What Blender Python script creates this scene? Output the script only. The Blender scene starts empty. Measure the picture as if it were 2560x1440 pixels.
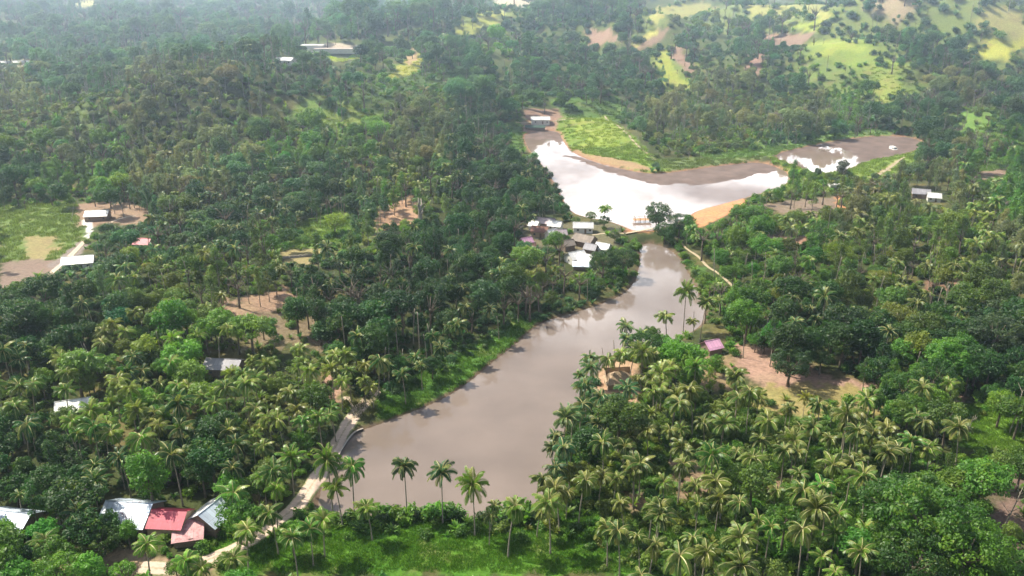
import bpy, math, random
import numpy as np
from mathutils import Vector, Matrix

R = math.radians
rng = np.random.default_rng(7)
random.seed(7)
scene = bpy.context.scene
COL = scene.collection

# ------------------------------------------------------------------ camera
K = 1.44          # scale of the whole place against an 80 m camera height
CAMH, PITCH, FPX, PW, PH = 80.0 * K, R(20.4), 2217.0, 2560.0, 1440.0
cd = bpy.data.cameras.new('camera')
cd.sensor_width = 36.0
cd.lens = 36.0 * FPX / PW
cd.clip_start = 1.0
cd.clip_end = 12000.0
cam = bpy.data.objects.new('camera', cd)
COL.objects.link(cam)
cam.location = (0, 0, CAMH)
cam.rotation_euler = (math.pi / 2 - PITCH, 0, 0)
scene.camera = cam

# ------------------------------------------------------------------ sky and sun
SUN_EL, SUN_AZ = R(52), R(-64)          # azimuth measured from +Y (view direction) towards +X
EXPOSURE = 0.92
W = bpy.data.worlds.new('World')
scene.world = W
W.use_nodes = True
nt = W.node_tree
nt.nodes.clear()
def N(t, typ, **kw):
    n = t.nodes.new(typ)
    for k, v in kw.items():
        setattr(n, k, v)
    return n
def setin(n, **kw):
    for k, v in kw.items():
        n.inputs[k.replace('_', ' ')].default_value = v
sky = N(nt, 'ShaderNodeTexSky', sky_type='NISHITA')
sky.sun_disc = False
sky.sun_elevation = SUN_EL
sky.sun_rotation = SUN_AZ
sky.air_density = 1.2
sky.dust_density = 2.0
bg = N(nt, 'ShaderNodeBackground')
bg.inputs['Strength'].default_value = 0.1
wo = N(nt, 'ShaderNodeOutputWorld')
tc = N(nt, 'ShaderNodeTexCoord')
sep = N(nt, 'ShaderNodeSeparateXYZ')
nt.links.new(tc.outputs['Generated'], sep.inputs[0])
mp = N(nt, 'ShaderNodeMapping')
mp.inputs['Scale'].default_value = (1.0, 1.0, 3.2)
nt.links.new(tc.outputs['Generated'], mp.inputs[0])
cn = N(nt, 'ShaderNodeTexNoise')
setin(cn, Scale=5.5, Detail=8.0, Roughness=0.6)
nt.links.new(mp.outputs[0], cn.inputs['Vector'])
# heavy bright cloud bank low in the sky ahead, thinner broken cloud above
ramp = N(nt, 'ShaderNodeValToRGB')
cr = ramp.color_ramp
cr.elements[0].position = 0.0; cr.elements[0].color = (0.50,) * 3 + (1,)
cr.elements[1].position = 1.0; cr.elements[1].color = (0.0,) * 3 + (1,)
e = cr.elements.new(0.30); e.color = (0.40,) * 3 + (1,)
e = cr.elements.new(0.40); e.color = (0.27,) * 3 + (1,)
e = cr.elements.new(0.56); e.color = (0.04,) * 3 + (1,)
nt.links.new(sep.outputs['Z'], ramp.inputs[0])
add = N(nt, 'ShaderNodeMath', operation='ADD')
nt.links.new(cn.outputs['Fac'], add.inputs[0])
nt.links.new(ramp.outputs[0], add.inputs[1])
cm = N(nt, 'ShaderNodeMapRange')
cm.interpolation_type = 'SMOOTHSTEP'
setin(cm, From_Min=0.76, From_Max=1.02)
nt.links.new(add.outputs[0], cm.inputs['Value'])
# cloud brightness: brightest ahead (towards +Y) where the sun backlights it
cb = N(nt, 'ShaderNodeMapRange')
setin(cb, From_Min=0.45, From_Max=0.92, To_Min=3.0, To_Max=38.0)
nt.links.new(sep.outputs['Y'], cb.inputs['Value'])
veil = N(nt, 'ShaderNodeMix', data_type='RGBA')
veil.inputs['Factor'].default_value = 0.45
veil.inputs['B'].default_value = (3.3, 3.35, 3.6, 1)
nt.links.new(sky.outputs[0], veil.inputs['A'])
ccol = N(nt, 'ShaderNodeVectorMath', operation='SCALE')
ccol.inputs[0].default_value = (1.0, 0.98, 0.97)
nt.links.new(cb.outputs[0], ccol.inputs['Scale'])
mx = N(nt, 'ShaderNodeMix', data_type='RGBA')
nt.links.new(cm.outputs[0], mx.inputs['Factor'])
nt.links.new(veil.outputs['Result'], mx.inputs['A'])
nt.links.new(ccol.outputs[0], mx.inputs['B'])
nt.links.new(mx.outputs['Result'], bg.inputs['Color'])
nt.links.new(bg.outputs[0], wo.inputs['Surface'])

sl = bpy.data.lights.new('sun', 'SUN')
sl.energy = 5.0
sl.angle = R(0.6)
sl.color = (1.0, 0.92, 0.76)
so = bpy.data.objects.new('sun', sl)
COL.objects.link(so)
sd = Vector((math.sin(SUN_AZ) * math.cos(SUN_EL), math.cos(SUN_AZ) * math.cos(SUN_EL), math.sin(SUN_EL)))
so.rotation_euler = sd.to_track_quat('Z', 'Y').to_euler()

vs = scene.view_settings
vs.view_transform = 'Standard'
vs.look = 'None'
vs.exposure = EXPOSURE
vs.gamma = 1.0
scene.render.engine = 'CYCLES'
scene.cycles.max_bounces = 6
scene.cycles.diffuse_bounces = 2
scene.cycles.glossy_bounces = 2
scene.cycles.transmission_bounces = 2
scene.cycles.volume_bounces = 0

# ------------------------------------------------------------------ pixel <-> world (layout drawn on the photo, stood on real terrain)
CP, SP = math.cos(PITCH), math.sin(PITCH)
def pdir(px, py):
    u = (np.asarray(px, float) - PW / 2) / FPX
    v = (np.asarray(py, float) - PH / 2) / FPX
    return np.stack([u, CP - v * SP, -SP - v * CP], -1)
def project(x, y, z):
    x = np.asarray(x, float); y = np.asarray(y, float); z = np.asarray(z, float) - CAMH
    d = y * CP - z * SP
    s = -y * SP - z * CP
    return PW / 2 + FPX * x / d, PH / 2 + FPX * s / d, d
def plane(px, py, z0=0.0):
    d = pdir(px, py)
    t = (z0 - CAMH) / d[..., 2]
    return d[..., 0] * t, d[..., 1] * t
def plane_poly(pts, z0=0.0):
    a = np.array(pts, float)
    x, y = plane(a[:, 0], a[:, 1], z0)
    return np.stack([x, y], -1)

def inside(poly, x, y):
    poly = np.asarray(poly, float)
    r = np.zeros(np.shape(x), bool)
    n = len(poly)
    for i in range(n):
        x0, y0 = poly[i]; x1, y1 = poly[(i + 1) % n]
        c = ((y0 > y) != (y1 > y))
        with np.errstate(divide='ignore', invalid='ignore'):
            xi = (x1 - x0) * (y - y0) / (y1 - y0 + 1e-12) + x0
        r ^= c & (x < xi)
    return r
def segdist(pts, x, y, closed=True):
    pts = np.asarray(pts, float)
    best = np.full(np.shape(x), 1e18)
    n = len(pts)
    for i in range(n if closed else n - 1):
        ax, ay = pts[i]; bx, by = pts[(i + 1) % n]
        dx, dy = bx - ax, by - ay
        L = dx * dx + dy * dy + 1e-9
        t = np.clip(((x - ax) * dx + (y - ay) * dy) / L, 0, 1)
        best = np.minimum(best, (x - ax - t * dx) ** 2 + (y - ay - t * dy) ** 2)
    return np.sqrt(best)
def sdf(poly, x, y):          # negative inside
    d = segdist(poly, x, y)
    return np.where(inside(poly, x, y), -d, d)
def sm(a, b, v):
    t = np.clip((v - a) / (b - a), 0, 1)
    return t * t * (3 - 2 * t)
def chaikin(p, n=2, closed=True):
    p = np.asarray(p, float)
    for _ in range(n):
        q = np.roll(p, -1, 0) if closed else p[1:]
        a = p if closed else p[:-1]
        s = np.empty((len(a) * 2, p.shape[1]))
        s[0::2] = 0.75 * a + 0.25 * q
        s[1::2] = 0.25 * a + 0.75 * q
        if not closed:
            s = np.concatenate([p[:1], s, p[-1:]])
        p = s
    return p

# value noise on a lattice, vectorised
_lat = rng.random((256, 256))
def vnoise(x, y):
    xi = np.floor(x).astype(int); yi = np.floor(y).astype(int)
    fx = x - xi; fy = y - yi
    fx = fx * fx * (3 - 2 * fx); fy = fy * fy * (3 - 2 * fy)
    a = _lat[xi & 255, yi & 255]; b = _lat[(xi + 1) & 255, yi & 255]
    c = _lat[xi & 255, (yi + 1) & 255]; d = _lat[(xi + 1) & 255, (yi + 1) & 255]
    return (a * (1 - fx) + b * fx) * (1 - fy) + (c * (1 - fx) + d * fx) * fy
def fbm(x, y, o=4):
    s = 0; a = 0.5; t = 0
    for i in range(o):
        s = s + a * vnoise(x * 2 ** i + 17.3 * i, y * 2 ** i + 9.1 * i); t += a; a *= 0.5
    return s / t

# ------------------------------------------------------------------ ponds
POND_LOW = [(1596,606),(1602,650),(1590,700),(1562,736),(1482,768),(1400,792),(1350,806),(1290,860),(1232,905),(1180,950),
            (1122,990),(1062,1018),(1000,1040),(944,1063),(884,1082),(850,1135),(822,1180),(800,1226),(792,1290),(850,1302),(930,1284),(1010,1298),(1100,1282),(1180,1299),(1260,1284),
            (1330,1275),(1366,1225),(1384,1150),(1408,1080),(1442,1000),(1488,935),(1532,890),(1640,862),(1720,838),(1768,800),
            (1752,740),(1724,690),(1704,650),(1664,614)]
POND_MID = [(1306,330),(1398,325),(1406,352),(1432,384),(1500,410),(1560,424),(1620,435),(1680,432),(1760,420),(1850,409),(1900,405),
            (1950,420),(1978,440),(1964,466),(1900,484),(1850,498),(1800,512),(1742,526),(1712,548),(1650,574),(1590,580),(1560,566),
            (1520,552),(1470,545),(1424,530),(1405,492),(1376,440),(1346,400),(1318,370)]
POND_FAR = [(1926,388),(2010,368),(2100,350),(2200,339),(2280,343),(2312,358),(2300,374),(2240,390),(2160,404),(2120,424),(2060,436),(2024,430),(1976,410)]
LEV = [0.0, 1.5, 2.5]
PONDS = [chaikin(plane_poly(p, l), 2) for p, l in zip((POND_LOW, POND_MID, POND_FAR), LEV)]

# hills: (px, py, radius across, radius along view, height, rotation)
HILLS = [(1010,150,150,60,16,25),(860,250,110,45,12,30),(740,300,90,40,9,20),(1230,110,120,80,15,0),(1240,200,60,40,9,0),
         (1620,150,60,60,20,20),(1740,60,120,90,24,0),(1960,110,110,70,22,-10),(2150,150,85,50,22,-20),(2240,210,45,45,14,0),
         (2400,90,120,80,26,0),(2520,160,80,60,20,0),(1830,190,70,50,10,0),(250,230,160,60,8,10),(520,330,90,40,7,0),
         (1440,70,90,60,16,0),(2450,330,55,40,8,0),(480,90,220,90,6,0),(1000,420,55,30,5,0),(2420,640,60,45,5,0),(300,800,60,40,3,0),
         (2050,10,260,120,26,0),(1300,5,260,120,18,0),(600,690,50,35,3,0)]
HW = []
for (hx, hy, ra, rb, hh, ro) in HILLS:
    wx, wy = plane(hx, hy + 30, 0)
    HW.append((float(wx), float(wy), ra * K, rb * K, hh * K * (1.0 if hy > 380 else 1.7), R(ro)))
def height(x, y, ponds=True):
    x = np.asarray(x, float); y = np.asarray(y, float)
    far = sm(260 * K, 620 * K, y)
    h = 1.6 + 2.6 * (fbm(x / 60, y / 60, 3) - 0.35) + far * 34 * (fbm(x / 150 + 5, y / 150, 3) - 0.38) + far * 12 * (fbm(x / 45, y / 45 + 3, 2) - 0.5)
    for (wx, wy, ra, rb, hh, ro) in HW:
        c, s = math.cos(ro), math.sin(ro)
        dx, dy = x - wx, y - wy
        a = (dx * c + dy * s) / ra; b = (-dx * s + dy * c) / rb
        h = h + hh * np.exp(-(a * a + b * b))
    h = h + sm(1700, 3200, y) * 60 * fbm(x / 400, y / 400, 2)
    h = h + 0.35 * (fbm(x / 6, y / 6, 2) - 0.5)
    dl = []
    if ponds:
        for P, l in zip(PONDS, LEV):
            lo = P.min(0) - 40; hi = P.max(0) + 40
            m = (x > lo[0]) & (x < hi[0]) & (y > lo[1]) & (y < hi[1])
            if not np.any(m):
                continue
            xm = x[m]; ym = y[m]
            d = sdf(P, xm, ym)
            bank = l + 0.65 * sm(0, 1.6, d) + 0.5 * sm(1, 9, d) - 1.1 * sm(0, 3, -d)
            w = sm(2, 36, d)
            h[m] = bank * (1 - w) + h[m] * w
            dl.append((m, d, bank))
        for m, d, bank in dl:
            w = sm(.8, 4.0, d)
            h[m] = bank * (1 - w) + h[m] * w
    return h
def H1(x, y):
    return float(height(np.array([x]), np.array([y]))[0])

# ray march pixels to ground (+ offset above ground)
def ground_at(px, py, zoff=0.0):
    px = np.atleast_1d(np.asarray(px, float)); py = np.atleast_1d(np.asarray(py, float))
    d = pdir(px, py)
    t = np.full(px.shape, 125.0)
    done = np.zeros(px.shape, bool)
    prev = t.copy()
    for _ in range(170):
        x = d[:, 0] * t; y = d[:, 1] * t; z = CAMH + d[:, 2] * t
        hit = z < height(x, y) + zoff
        done |= hit
        if done.all():
            break
        prev = np.where(done, prev, t)
        t = np.where(done, t, t * 1.018)
    lo, hi = prev, t.copy()
    for _ in range(12):
        m = (lo + hi) / 2
        x = d[:, 0] * m; y = d[:, 1] * m; z = CAMH + d[:, 2] * m
        hit = z < height(x, y) + zoff
        hi = np.where(hit, m, hi); lo = np.where(hit, lo, m)
    x = d[:, 0] * hi; y = d[:, 1] * hi
    return x, y, height(x, y)
def G(px, py, zoff=0.0):
    x, y, z = ground_at(px, py, zoff)
    return float(x[0]), float(y[0]), float(z[0])
def gpoly(pts):
    a = np.array(pts, float)
    x, y, z = ground_at(a[:, 0], a[:, 1])
    return np.stack([x, y], -1)

# ------------------------------------------------------------------ ground cover regions (as seen in the photo)
SOIL, ORANGE, GRASS, LIME, MUD, DRY, LAWN = (.27,.185,.13), (.42,.19,.09), (.10,.17,.035), (.30,.34,.07), (.20,.145,.115), (.26,.22,.10), (.065,.155,.016)
REG = [  # polygon, colour, edge softness m, edge roughness m
 ([(1300,1290),(1380,1120),(1500,980),(1850,1010),(2300,1060),(2250,1440),(1450,1440)], (.05,.115,.018), 4, 5),
 ([(1670,1150),(1760,1150),(1780,1240),(1690,1250)], (.22,.15,.10), 3, 4),
 ([(1900,1180),(2000,1190),(1990,1240),(1890,1230)], (.20,.14,.09), 3, 4),
 ([(1560,1230),(1620,1220),(1640,1270),(1570,1280)], (.18,.13,.08), 3, 4),
 ([(0,505),(210,505),(225,600),(140,655),(60,690),(0,690)], (.13,.18,.05), 3, 4),
 ([(60,590),(130,590),(150,620),(110,650),(60,650)], DRY, 3, 4),
 ([(0,655),(60,650),(140,650),(180,660),(130,700),(60,715),(0,720)], MUD, 1.5, 2),
 ([(185,508),(270,505),(345,510),(385,535),(375,560),(250,560),(190,570)], SOIL, 2, 3),
 ([(205,548),(232,552),(226,575),(222,600),(214,590),(212,568)], (.75,.72,.70), .5, 1),
 ([(120,665),(200,600),(225,610),(160,670),(140,690)], (.22,.18,.16), 1, 1),
 ([(930,530),(1030,490),(1050,520),(1050,560),(980,570),(930,590)], (.35,.22,.14), 2, 4),
 ([(700,560),(930,520),(930,590),(800,640),(720,640)], (.16,.19,.06), 3, 4),
 ([(700,625),(800,620),(860,640),(770,670),(700,660)], DRY, 2, 3),
 ([(530,740),(600,750),(720,715),(720,770),(620,800),(560,800)], (.27,.18,.12), 2, 5),
 ([(640,780),(800,790),(860,830),(800,880),(620,860)], (.17,.13,.08), 4, 5),
 ([(130,820),(215,805),(225,835),(150,850)], (.2,.17,.13), 2, 2),
 ([(800,920),(860,950),(860,1000),(810,1010)], (.38,.24,.17), 2, 2),
 ([(850,980),(960,960),(1000,1010),(900,1050),(870,1020)], (.12,.13,.05), 2, 2),
 ([(1500,905),(1600,905),(1600,1010),(1480,1030)], (.36,.23,.15), 2, 3),
 ([(1640,880),(1790,880),(1860,900),(1830,980),(1700,980)], (.22,.16,.09), 3, 3),
 ([(1835,860),(1930,872),(2050,930),(2200,960),(2190,985),(2050,990),(1930,990),(1850,930)], (.31,.20,.15), 3, 3),
 ([(1870,970),(2150,960),(2250,1030),(2000,1050),(1880,1020)], (.24,.20,.08), 3, 4),
 ([(2400,1010),(2560,1000),(2560,1130),(2480,1140),(2380,1100)], (.12,.22,.03), 3, 4),
 ([(2470,1200),(2560,1200),(2560,1440),(2510,1440),(2480,1310)], (.16,.11,.09), 3, 3),
 ([(2330,985),(2420,990),(2400,1015),(2330,1015)], (.2,.13,.10), 2, 2),
 ([(760,1310),(1000,1290),(1250,1300),(1530,1290),(1560,1440),(440,1440),(600,1370)], LAWN, 3, 4),
 ([(1800,1400),(1900,1380),(1900,1440),(1800,1440)], LAWN, 3, 3),
 ([(100,1360),(250,1375),(450,1400),(560,1375),(540,1440),(100,1440)], (.30,.21,.14), 3, 3),
 ([(480,1330),(700,1290),(760,1310),(600,1380),(500,1400)], LAWN, 3, 3),
 ([(930,985),(1120,900),(1300,790),(1360,790),(1350,806),(1180,955),(1062,1025),(950,1068)], (.075,.16,.028), 2, 2),
 ([(1700,640),(1760,670),(1830,720),(1800,740),(1740,700)], (.07,.13,.03), 2, 2),
 # far side of the ponds
 ([(1265,300),(1310,300),(1310,345),(1316,372),(1280,380),(1262,340)], GRASS, 2, 3),
 ([(1310,270),(1400,268),(1420,325),(1300,330)], (.28,.18,.13), 2, 2),
 ([(1380,250),(1540,240),(1600,300),(1560,300),(1420,300)], GRASS, 3, 4),
 ([(1392,300),(1515,288),(1570,330),(1640,395),(1710,430),(1660,445),(1560,430),(1430,385),(1398,345)], (.15,.22,.035), 2, 3),
 ([(1430,300),(1510,292),(1560,330),(1560,370),(1450,372),(1440,340)], (.22,.28,.045), 5, 8),
 ([(1432,372),(1470,385),(1600,408),(1640,425),(1560,428),(1480,408),(1440,388)], (.32,.22,.12), 2, 3),
 ([(1610,395),(1700,400),(1900,370),(1900,410),(1760,420),(1680,432)], (.12,.16,.05), 3, 3),
 ([(1720,370),(1900,345),(2090,325),(2220,318),(2230,338),(2100,352),(1925,388),(1780,400)], (.12,.20,.05), 2, 3),
 ([(1925,390),(1980,412),(2030,432),(2120,428),(2160,405),(2250,388),(2300,365),(2300,400),(2200,450),(2060,480),(1940,480),(1980,445),(1950,420)], (.17,.24,.045), 2, 3),
 ([(2185,435),(2240,400),(2262,392),(2225,425),(2190,445)], (.42,.32,.2), 1, 1),
 ([(1728,545),(1742,527),(1800,512),(1852,496),(1866,512),(1800,546),(1745,570)], (.50,.24,.12), 1, 1),
 ([(1560,540),(1640,540),(1640,580),(1560,585)], (.36,.18,.09), 1, 2),
 ([(1900,510),(2000,500),(2100,490),(2110,540),(1980,545)], (.2,.15,.11), 3, 3),
 ([(2090,490),(2120,490),(2120,530),(2090,530)], (.42,.21,.1), 1, 1),
 ([(1900,590),(2020,590),(2010,620),(1900,620)], (.28,.17,.12), 3, 3),
 ([(2445,410),(2530,410),(2520,450),(2450,450)], (.24,.17,.13), 3, 3),
 ([(2400,340),(2560,300),(2560,420),(2430,420)], (.13,.2,.04), 4, 5),
 ([(2480,440),(2560,440),(2560,520),(2460,500)], (.10,.15,.04), 4, 5),
 ([(2320,700),(2430,700),(2430,730),(2320,730)], (.2,.12,.08), 3, 3),
 ([(1300,560),(1540,560),(1560,600),(1480,660),(1330,640)], (.13,.12,.07), 3, 3),
 # hills: sun breaking through is painted into the bright yellow-green grass colours
 ([(1560,40),(1800,0),(2560,0),(2560,150),(2440,170),(2300,120),(2200,110),(2000,60),(1800,80),(1620,110)], (.17,.21,.06), 10, 25),
 ([(1990,100),(2120,95),(2290,170),(2290,230),(2220,290),(2150,270),(2000,210),(1960,160)], (.15,.20,.05), 8, 16),
 ([(1620,120),(1700,120),(1760,190),(1760,240),(1660,240),(1620,190)], (.17,.22,.05), 6, 12),
 ([(690,310),(760,255),(860,225),(960,190),(1050,120),(1090,140),(1060,200),(980,240),(930,310),(860,345),(760,330)], (.16,.22,.05), 6, 12),
 ([(1120,60),(1260,20),(1350,0),(1350,40),(1260,80),(1150,110)], (.20,.24,.07), 8, 16),
 ([(2380,320),(2560,280),(2560,420),(2450,430)], (.12,.20,.04), 5, 9),
 ([(780,520),(940,500),(940,580),(820,620),(720,620)], (.13,.20,.045), 4, 7),
 ([(880,210),(1060,150),(1250,200),(1310,290),(1200,300),(1000,260),(900,250)], (.09,.14,.04), 6, 12),
 ([(100,280),(260,285),(300,340),(120,330)], (.11,.15,.045), 6, 10),
 ([(230,390),(330,400),(350,470),(250,470)], (.12,.19,.035), 5, 8),
 ([(960,195),(1010,160),(1045,125),(1060,150),(1030,185),(975,200)], (.36,.36,.08), 3, 6),
 ([(1000,130),(1040,118),(1050,150),(1020,162)], (.42,.30,.17), 2, 3),
 ([(850,262),(900,270),(915,310),(880,330),(850,300)], (.19,.25,.05), 4, 8),
 ([(640,300),(760,260),(840,235),(860,250),(800,300),(700,330)], (.16,.24,.06), 5, 8),
 ([(800,140),(890,125),(900,145),(840,158)], (.34,.40,.08), 3, 4),
 ([(805,108),(890,112),(880,128),(806,132)], (.5,.42,.33), 2, 2),
 ([(1185,20),(1260,35),(1240,60),(1150,90),(1120,75),(1200,55)], (.36,.38,.08), 5, 9),
 ([(1240,0),(1340,0),(1340,22),(1260,30)], (.6,.5,.33), 5, 6),
 ([(190,0),(260,0),(250,15),(195,15)], (.6,.55,.2), 6, 8),
 ([(1465,75),(1540,68),(1545,100),(1470,116)], (.28,.18,.13), 4, 8),
 ([(1585,118),(1640,72),(1674,74),(1660,100),(1610,124)], (.30,.20,.14), 3, 6),
 ([(1584,100),(1640,72),(1650,78),(1592,116)], (.5,.48,.12), 3, 4),
 ([(1640,130),(1668,128),(1690,175),(1740,215),(1690,228),(1650,205)], (.30,.33,.06), 4, 7),
 ([(1676,120),(1710,115),(1730,170),(1720,190),(1690,160)], (.30,.20,.15), 4, 4),
 ([(1870,135),(1905,135),(1905,190),(1875,190)], (.32,.2,.15), 4, 4),
 ([(1890,85),(2035,82),(2020,110),(1985,126),(1900,105)], (.28,.19,.14), 4, 8),
 ([(1975,58),(2060,50),(2068,78),(1990,86)], (.28,.33,.06), 4, 8),
 ([(1610,35),(1745,5),(1790,25),(1700,42),(1640,48)], (.36,.34,.10), 5, 9),
 ([(1990,110),(2090,100),(2200,125),(2265,170),(2255,215),(2205,270),(2188,250),(2170,190),(2080,150),(2020,140)], (.19,.25,.05), 5, 9),
 ([(2020,105),(2100,100),(2150,125),(2060,140)], (.27,.32,.06), 4, 8),
 ([(2180,200),(2240,195),(2225,255),(2195,270)], (.24,.28,.06), 4, 8),
 ([(2150,0),(2300,0),(2290,30),(2240,55),(2180,40)], (.33,.26,.16), 6, 8),
 ([(2460,15),(2560,25),(2560,110),(2490,85),(2460,60)], (.38,.35,.12), 5, 9),
 ([(2400,130),(2560,98),(2560,125),(2520,145),(2410,142)], (.44,.44,.08), 5, 6),
 ([(1850,20),(2060,0),(2060,40),(1900,55)], (.34,.34,.10), 6, 8),
 ([(10,150),(90,150),(90,170),(0,175)], (.4,.35,.25), 5, 5),
]
REGW = [(gpoly(p), c, s, r) for (p, c, s, r) in REG]

# polygons where no crown may stand in front
CLEAR = [POND_MID, POND_FAR,
 [(1596,612),(1604,650),(1592,700),(1562,740),(1482,770),(1400,795),(1350,808),(1290,864),(1232,910),(1180,955),(1122,995),(1000,1046),(884,1086),
  (850,1135),(800,1226),(830,1266),(900,1246),(960,1264),(1040,1240),(1110,1260),(1180,1236),(1240,1256),(1310,1222),(1345,1130),(1385,1020),(1440,940),(1500,860),(1560,830),(1640,815),(1690,780),(1715,720),(1690,650),(1660,618)],
 [(950,1008),(1100,940),(1200,880),(1300,806),(1350,796),(1350,815),(1180,960),(1060,1030),(960,1064)],
 [(0,515),(200,515),(225,590),(140,645),(170,655),(60,700),(0,712)],
 [(190,508),(370,515),(370,552),(240,570),(232,600),(200,590)], [(335,588),(384,588),(384,612),(335,612)], [(150,625),(232,622),(232,668),(150,664)],
 [(932,540),(1030,495),(1040,550),(960,566)], [(740,545),(880,528),(870,570),(760,590)],
 [(555,760),(715,722),(715,755),(600,795)], [(700,632),(790,632),(790,655),(700,655)],
 [(512,876),(616,878),(610,928),(516,926)], [(135,975),(225,975),(225,1032),(135,1034)],
 [(945,975),(860,1040),(808,1125),(755,1200),(690,1280),(735,1295),(800,1230),(850,1140),(885,1085),(950,1060)],
 [(860,990),(890,985),(900,1020),(872,1018)],
 [(700,1285),(740,1290),(640,1360),(520,1405),(480,1400),(600,1350)],
 [(0,1248),(82,1250),(60,1330),(0,1340)], [(262,1232),(392,1232),(385,1300),(330,1318),(265,1300)], [(375,1252),(478,1255),(470,1335),(380,1320)],
 [(485,1242),(575,1245),(560,1305),(486,1305)], [(430,1290),(512,1290),(510,1358),(430,1365)],
 [(340,1400),(400,1395),(400,1425),(340,1428)], [(205,1378),(270,1380),(270,1400),(205,1398)],
 [(1500,905),(1590,905),(1590,965),(1500,968)], [(1705,805),(1818,815),(1815,885),(1745,885)],
 [(1840,865),(1930,872),(2050,930),(2190,960),(2150,980),(2050,978),(1930,985),(1860,930)],
 [(2410,1040),(2540,1040),(2540,1110),(2440,1110)], [(2490,1210),(2560,1210),(2560,1300),(2500,1300)],
 [(800,1350),(1200,1340),(1500,1350),(1460,1440),(560,1440),(640,1380)],
 [(1335,532),(1412,536),(1412,566),(1335,566)], [(1326,555),(1400,560),(1395,592),(1326,592)], [(1298,582),(1336,582),(1336,612),(1298,612)], [(1428,546),(1490,546),(1490,574),(1428,574)],
 [(1430,572),(1500,580),(1534,596),(1530,628),(1490,620),(1430,606)], [(1408,612),(1488,618),(1484,668),(1410,664)],
 [(1560,565),(1635,565),(1635,595),(1560,592)],
 [(2262,450),(2372,458),(2374,514),(2268,504)], [(2220,355),(2300,350),(2290,395),(2200,440),(2120,440),(2140,400)],
 [(1300,270),(1420,270),(1400,330),(1300,330)], [(1265,305),(1310,305),(1316,370),(1285,370)],
 [(1395,295),(1520,288),(1600,350),(1640,395),(1620,440),(1500,412),(1430,385),(1398,340)],
 [(1640,400),(1900,375),(2210,320),(2220,338),(2100,350),(1930,386),(1780,418),(1660,436)],
 [(1440,250),(1540,245),(1560,290),(1440,295)],
 [(1728,530),(1850,490),(1866,515),(1800,550),(1745,568)], [(1705,610),(1725,612),(1830,705),(1822,718),(1740,665)],
 [(1910,510),(2090,495),(2090,525),(1930,535)],
 [(970,195),(1045,125),(1060,150),(1020,185)], [(855,268),(900,275),(905,305),(880,320)], [(800,125),(900,120),(895,150),(840,158)],
 [(755,100),(900,104),(890,135),(765,130)], [(695,136),(728,136),(728,154),(695,154)], [(0,148),(80,148),(80,160),(0,160)],
 [(1150,85),(1240,40),(1260,50),(1180,85)], [(1475,80),(1540,75),(1535,108),(1475,110)], [(1592,118),(1640,75),(1670,78),(1620,122)],
 [(1650,140),(1668,135),(1700,185),(1730,215),(1690,220)], [(1685,125),(1708,125),(1722,175),(1700,160)], [(1900,90),(2030,86),(1985,120)], [(1985,60),(2055,55),(2060,76),(1990,84)],
 [(1640,35),(1745,10),(1780,25),(1700,40)], [(2010,115),(2095,105),(2180,130),(2130,160),(2060,140)], [(2150,165),(2250,175),(2240,215),(2205,262),(2195,235)],
 [(2200,0),(2290,0),(2270,30),(2210,40)], [(2480,25),(2560,35),(2560,100),(2490,75)], [(2410,134),(2560,104),(2520,142)], [(1245,0),(1340,0),(1300,22)], [(195,0),(250,0),(240,14),(200,14)],
 [(2450,415),(2520,415),(2510,445),(2455,445)],
]
CLEAR = [np.array(c, float) for c in CLEAR]

# what grows where, 32 x 18 cells over the photo.  p palm, q palm+broadleaf, b broadleaf, s pale slender, m broadleaf+slender, o sparse, . open
SPEC = [
"mmmmmmmmmmmmmmmobbmmooooooobmooo",
"mmmmmmmmmmmmobbobbbmobommooommmo",
"smmmmsmsmmmooobobbbbmssmboooobmb",
"sssssmsssooosssbbooosssssssbbbob",
"bbbbssssmmmbssbbooooosssbbbbbbmb",
"bbobsssbqbsqqqbbb......boomssmmm",
"ooobsbbbqbqssobbb....bbbbmmqmmqm",
"ooobbbqbbooobbbbqqq.bbbqqmqmqmqm",
"oobbqqmqmbbbbbbbqqb..qbqqqmqqqmq",
"bbqqqqqoobbbbbqqqq...qqbqqbqqqqm",
"bbqqqqqqoobbppppp..pbbbbbbbbbbbb",
"qqqpqqqppqpppppp..pppqooboobbbbb",
"pqqpqpqpppppppq..ppppppppppbbboo",
"qqqpppqppqq......pppppppppppppoo",
"bbbqqqbpqqo.....pppppppppppppbbb",
"bbbbbqbqqqpoooppppppppppppppbbbb",
"qqqbbqqqqpooooopoopppppppppbbbbo",
"bqbbbqqqboooooooopppppppppqbbbbb"]
# crown colour family: v vivid green, d dark green, t teal green, o olive, g grey brown
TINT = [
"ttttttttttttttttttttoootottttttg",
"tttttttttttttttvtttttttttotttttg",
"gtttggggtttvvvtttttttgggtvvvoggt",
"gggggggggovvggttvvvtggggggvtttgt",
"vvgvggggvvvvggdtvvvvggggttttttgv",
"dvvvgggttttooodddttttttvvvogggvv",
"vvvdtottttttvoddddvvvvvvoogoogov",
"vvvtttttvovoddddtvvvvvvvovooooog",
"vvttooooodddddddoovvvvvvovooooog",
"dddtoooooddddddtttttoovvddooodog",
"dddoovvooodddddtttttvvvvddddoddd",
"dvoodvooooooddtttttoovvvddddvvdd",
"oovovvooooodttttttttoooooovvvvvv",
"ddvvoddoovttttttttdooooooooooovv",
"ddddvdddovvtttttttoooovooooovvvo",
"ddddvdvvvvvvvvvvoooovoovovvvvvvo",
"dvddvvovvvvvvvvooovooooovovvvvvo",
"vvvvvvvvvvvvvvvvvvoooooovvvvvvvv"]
for a in SPEC + TINT:
    assert len(a) == 32, a
assert len(SPEC) == 18 and len(TINT) == 18
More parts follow.
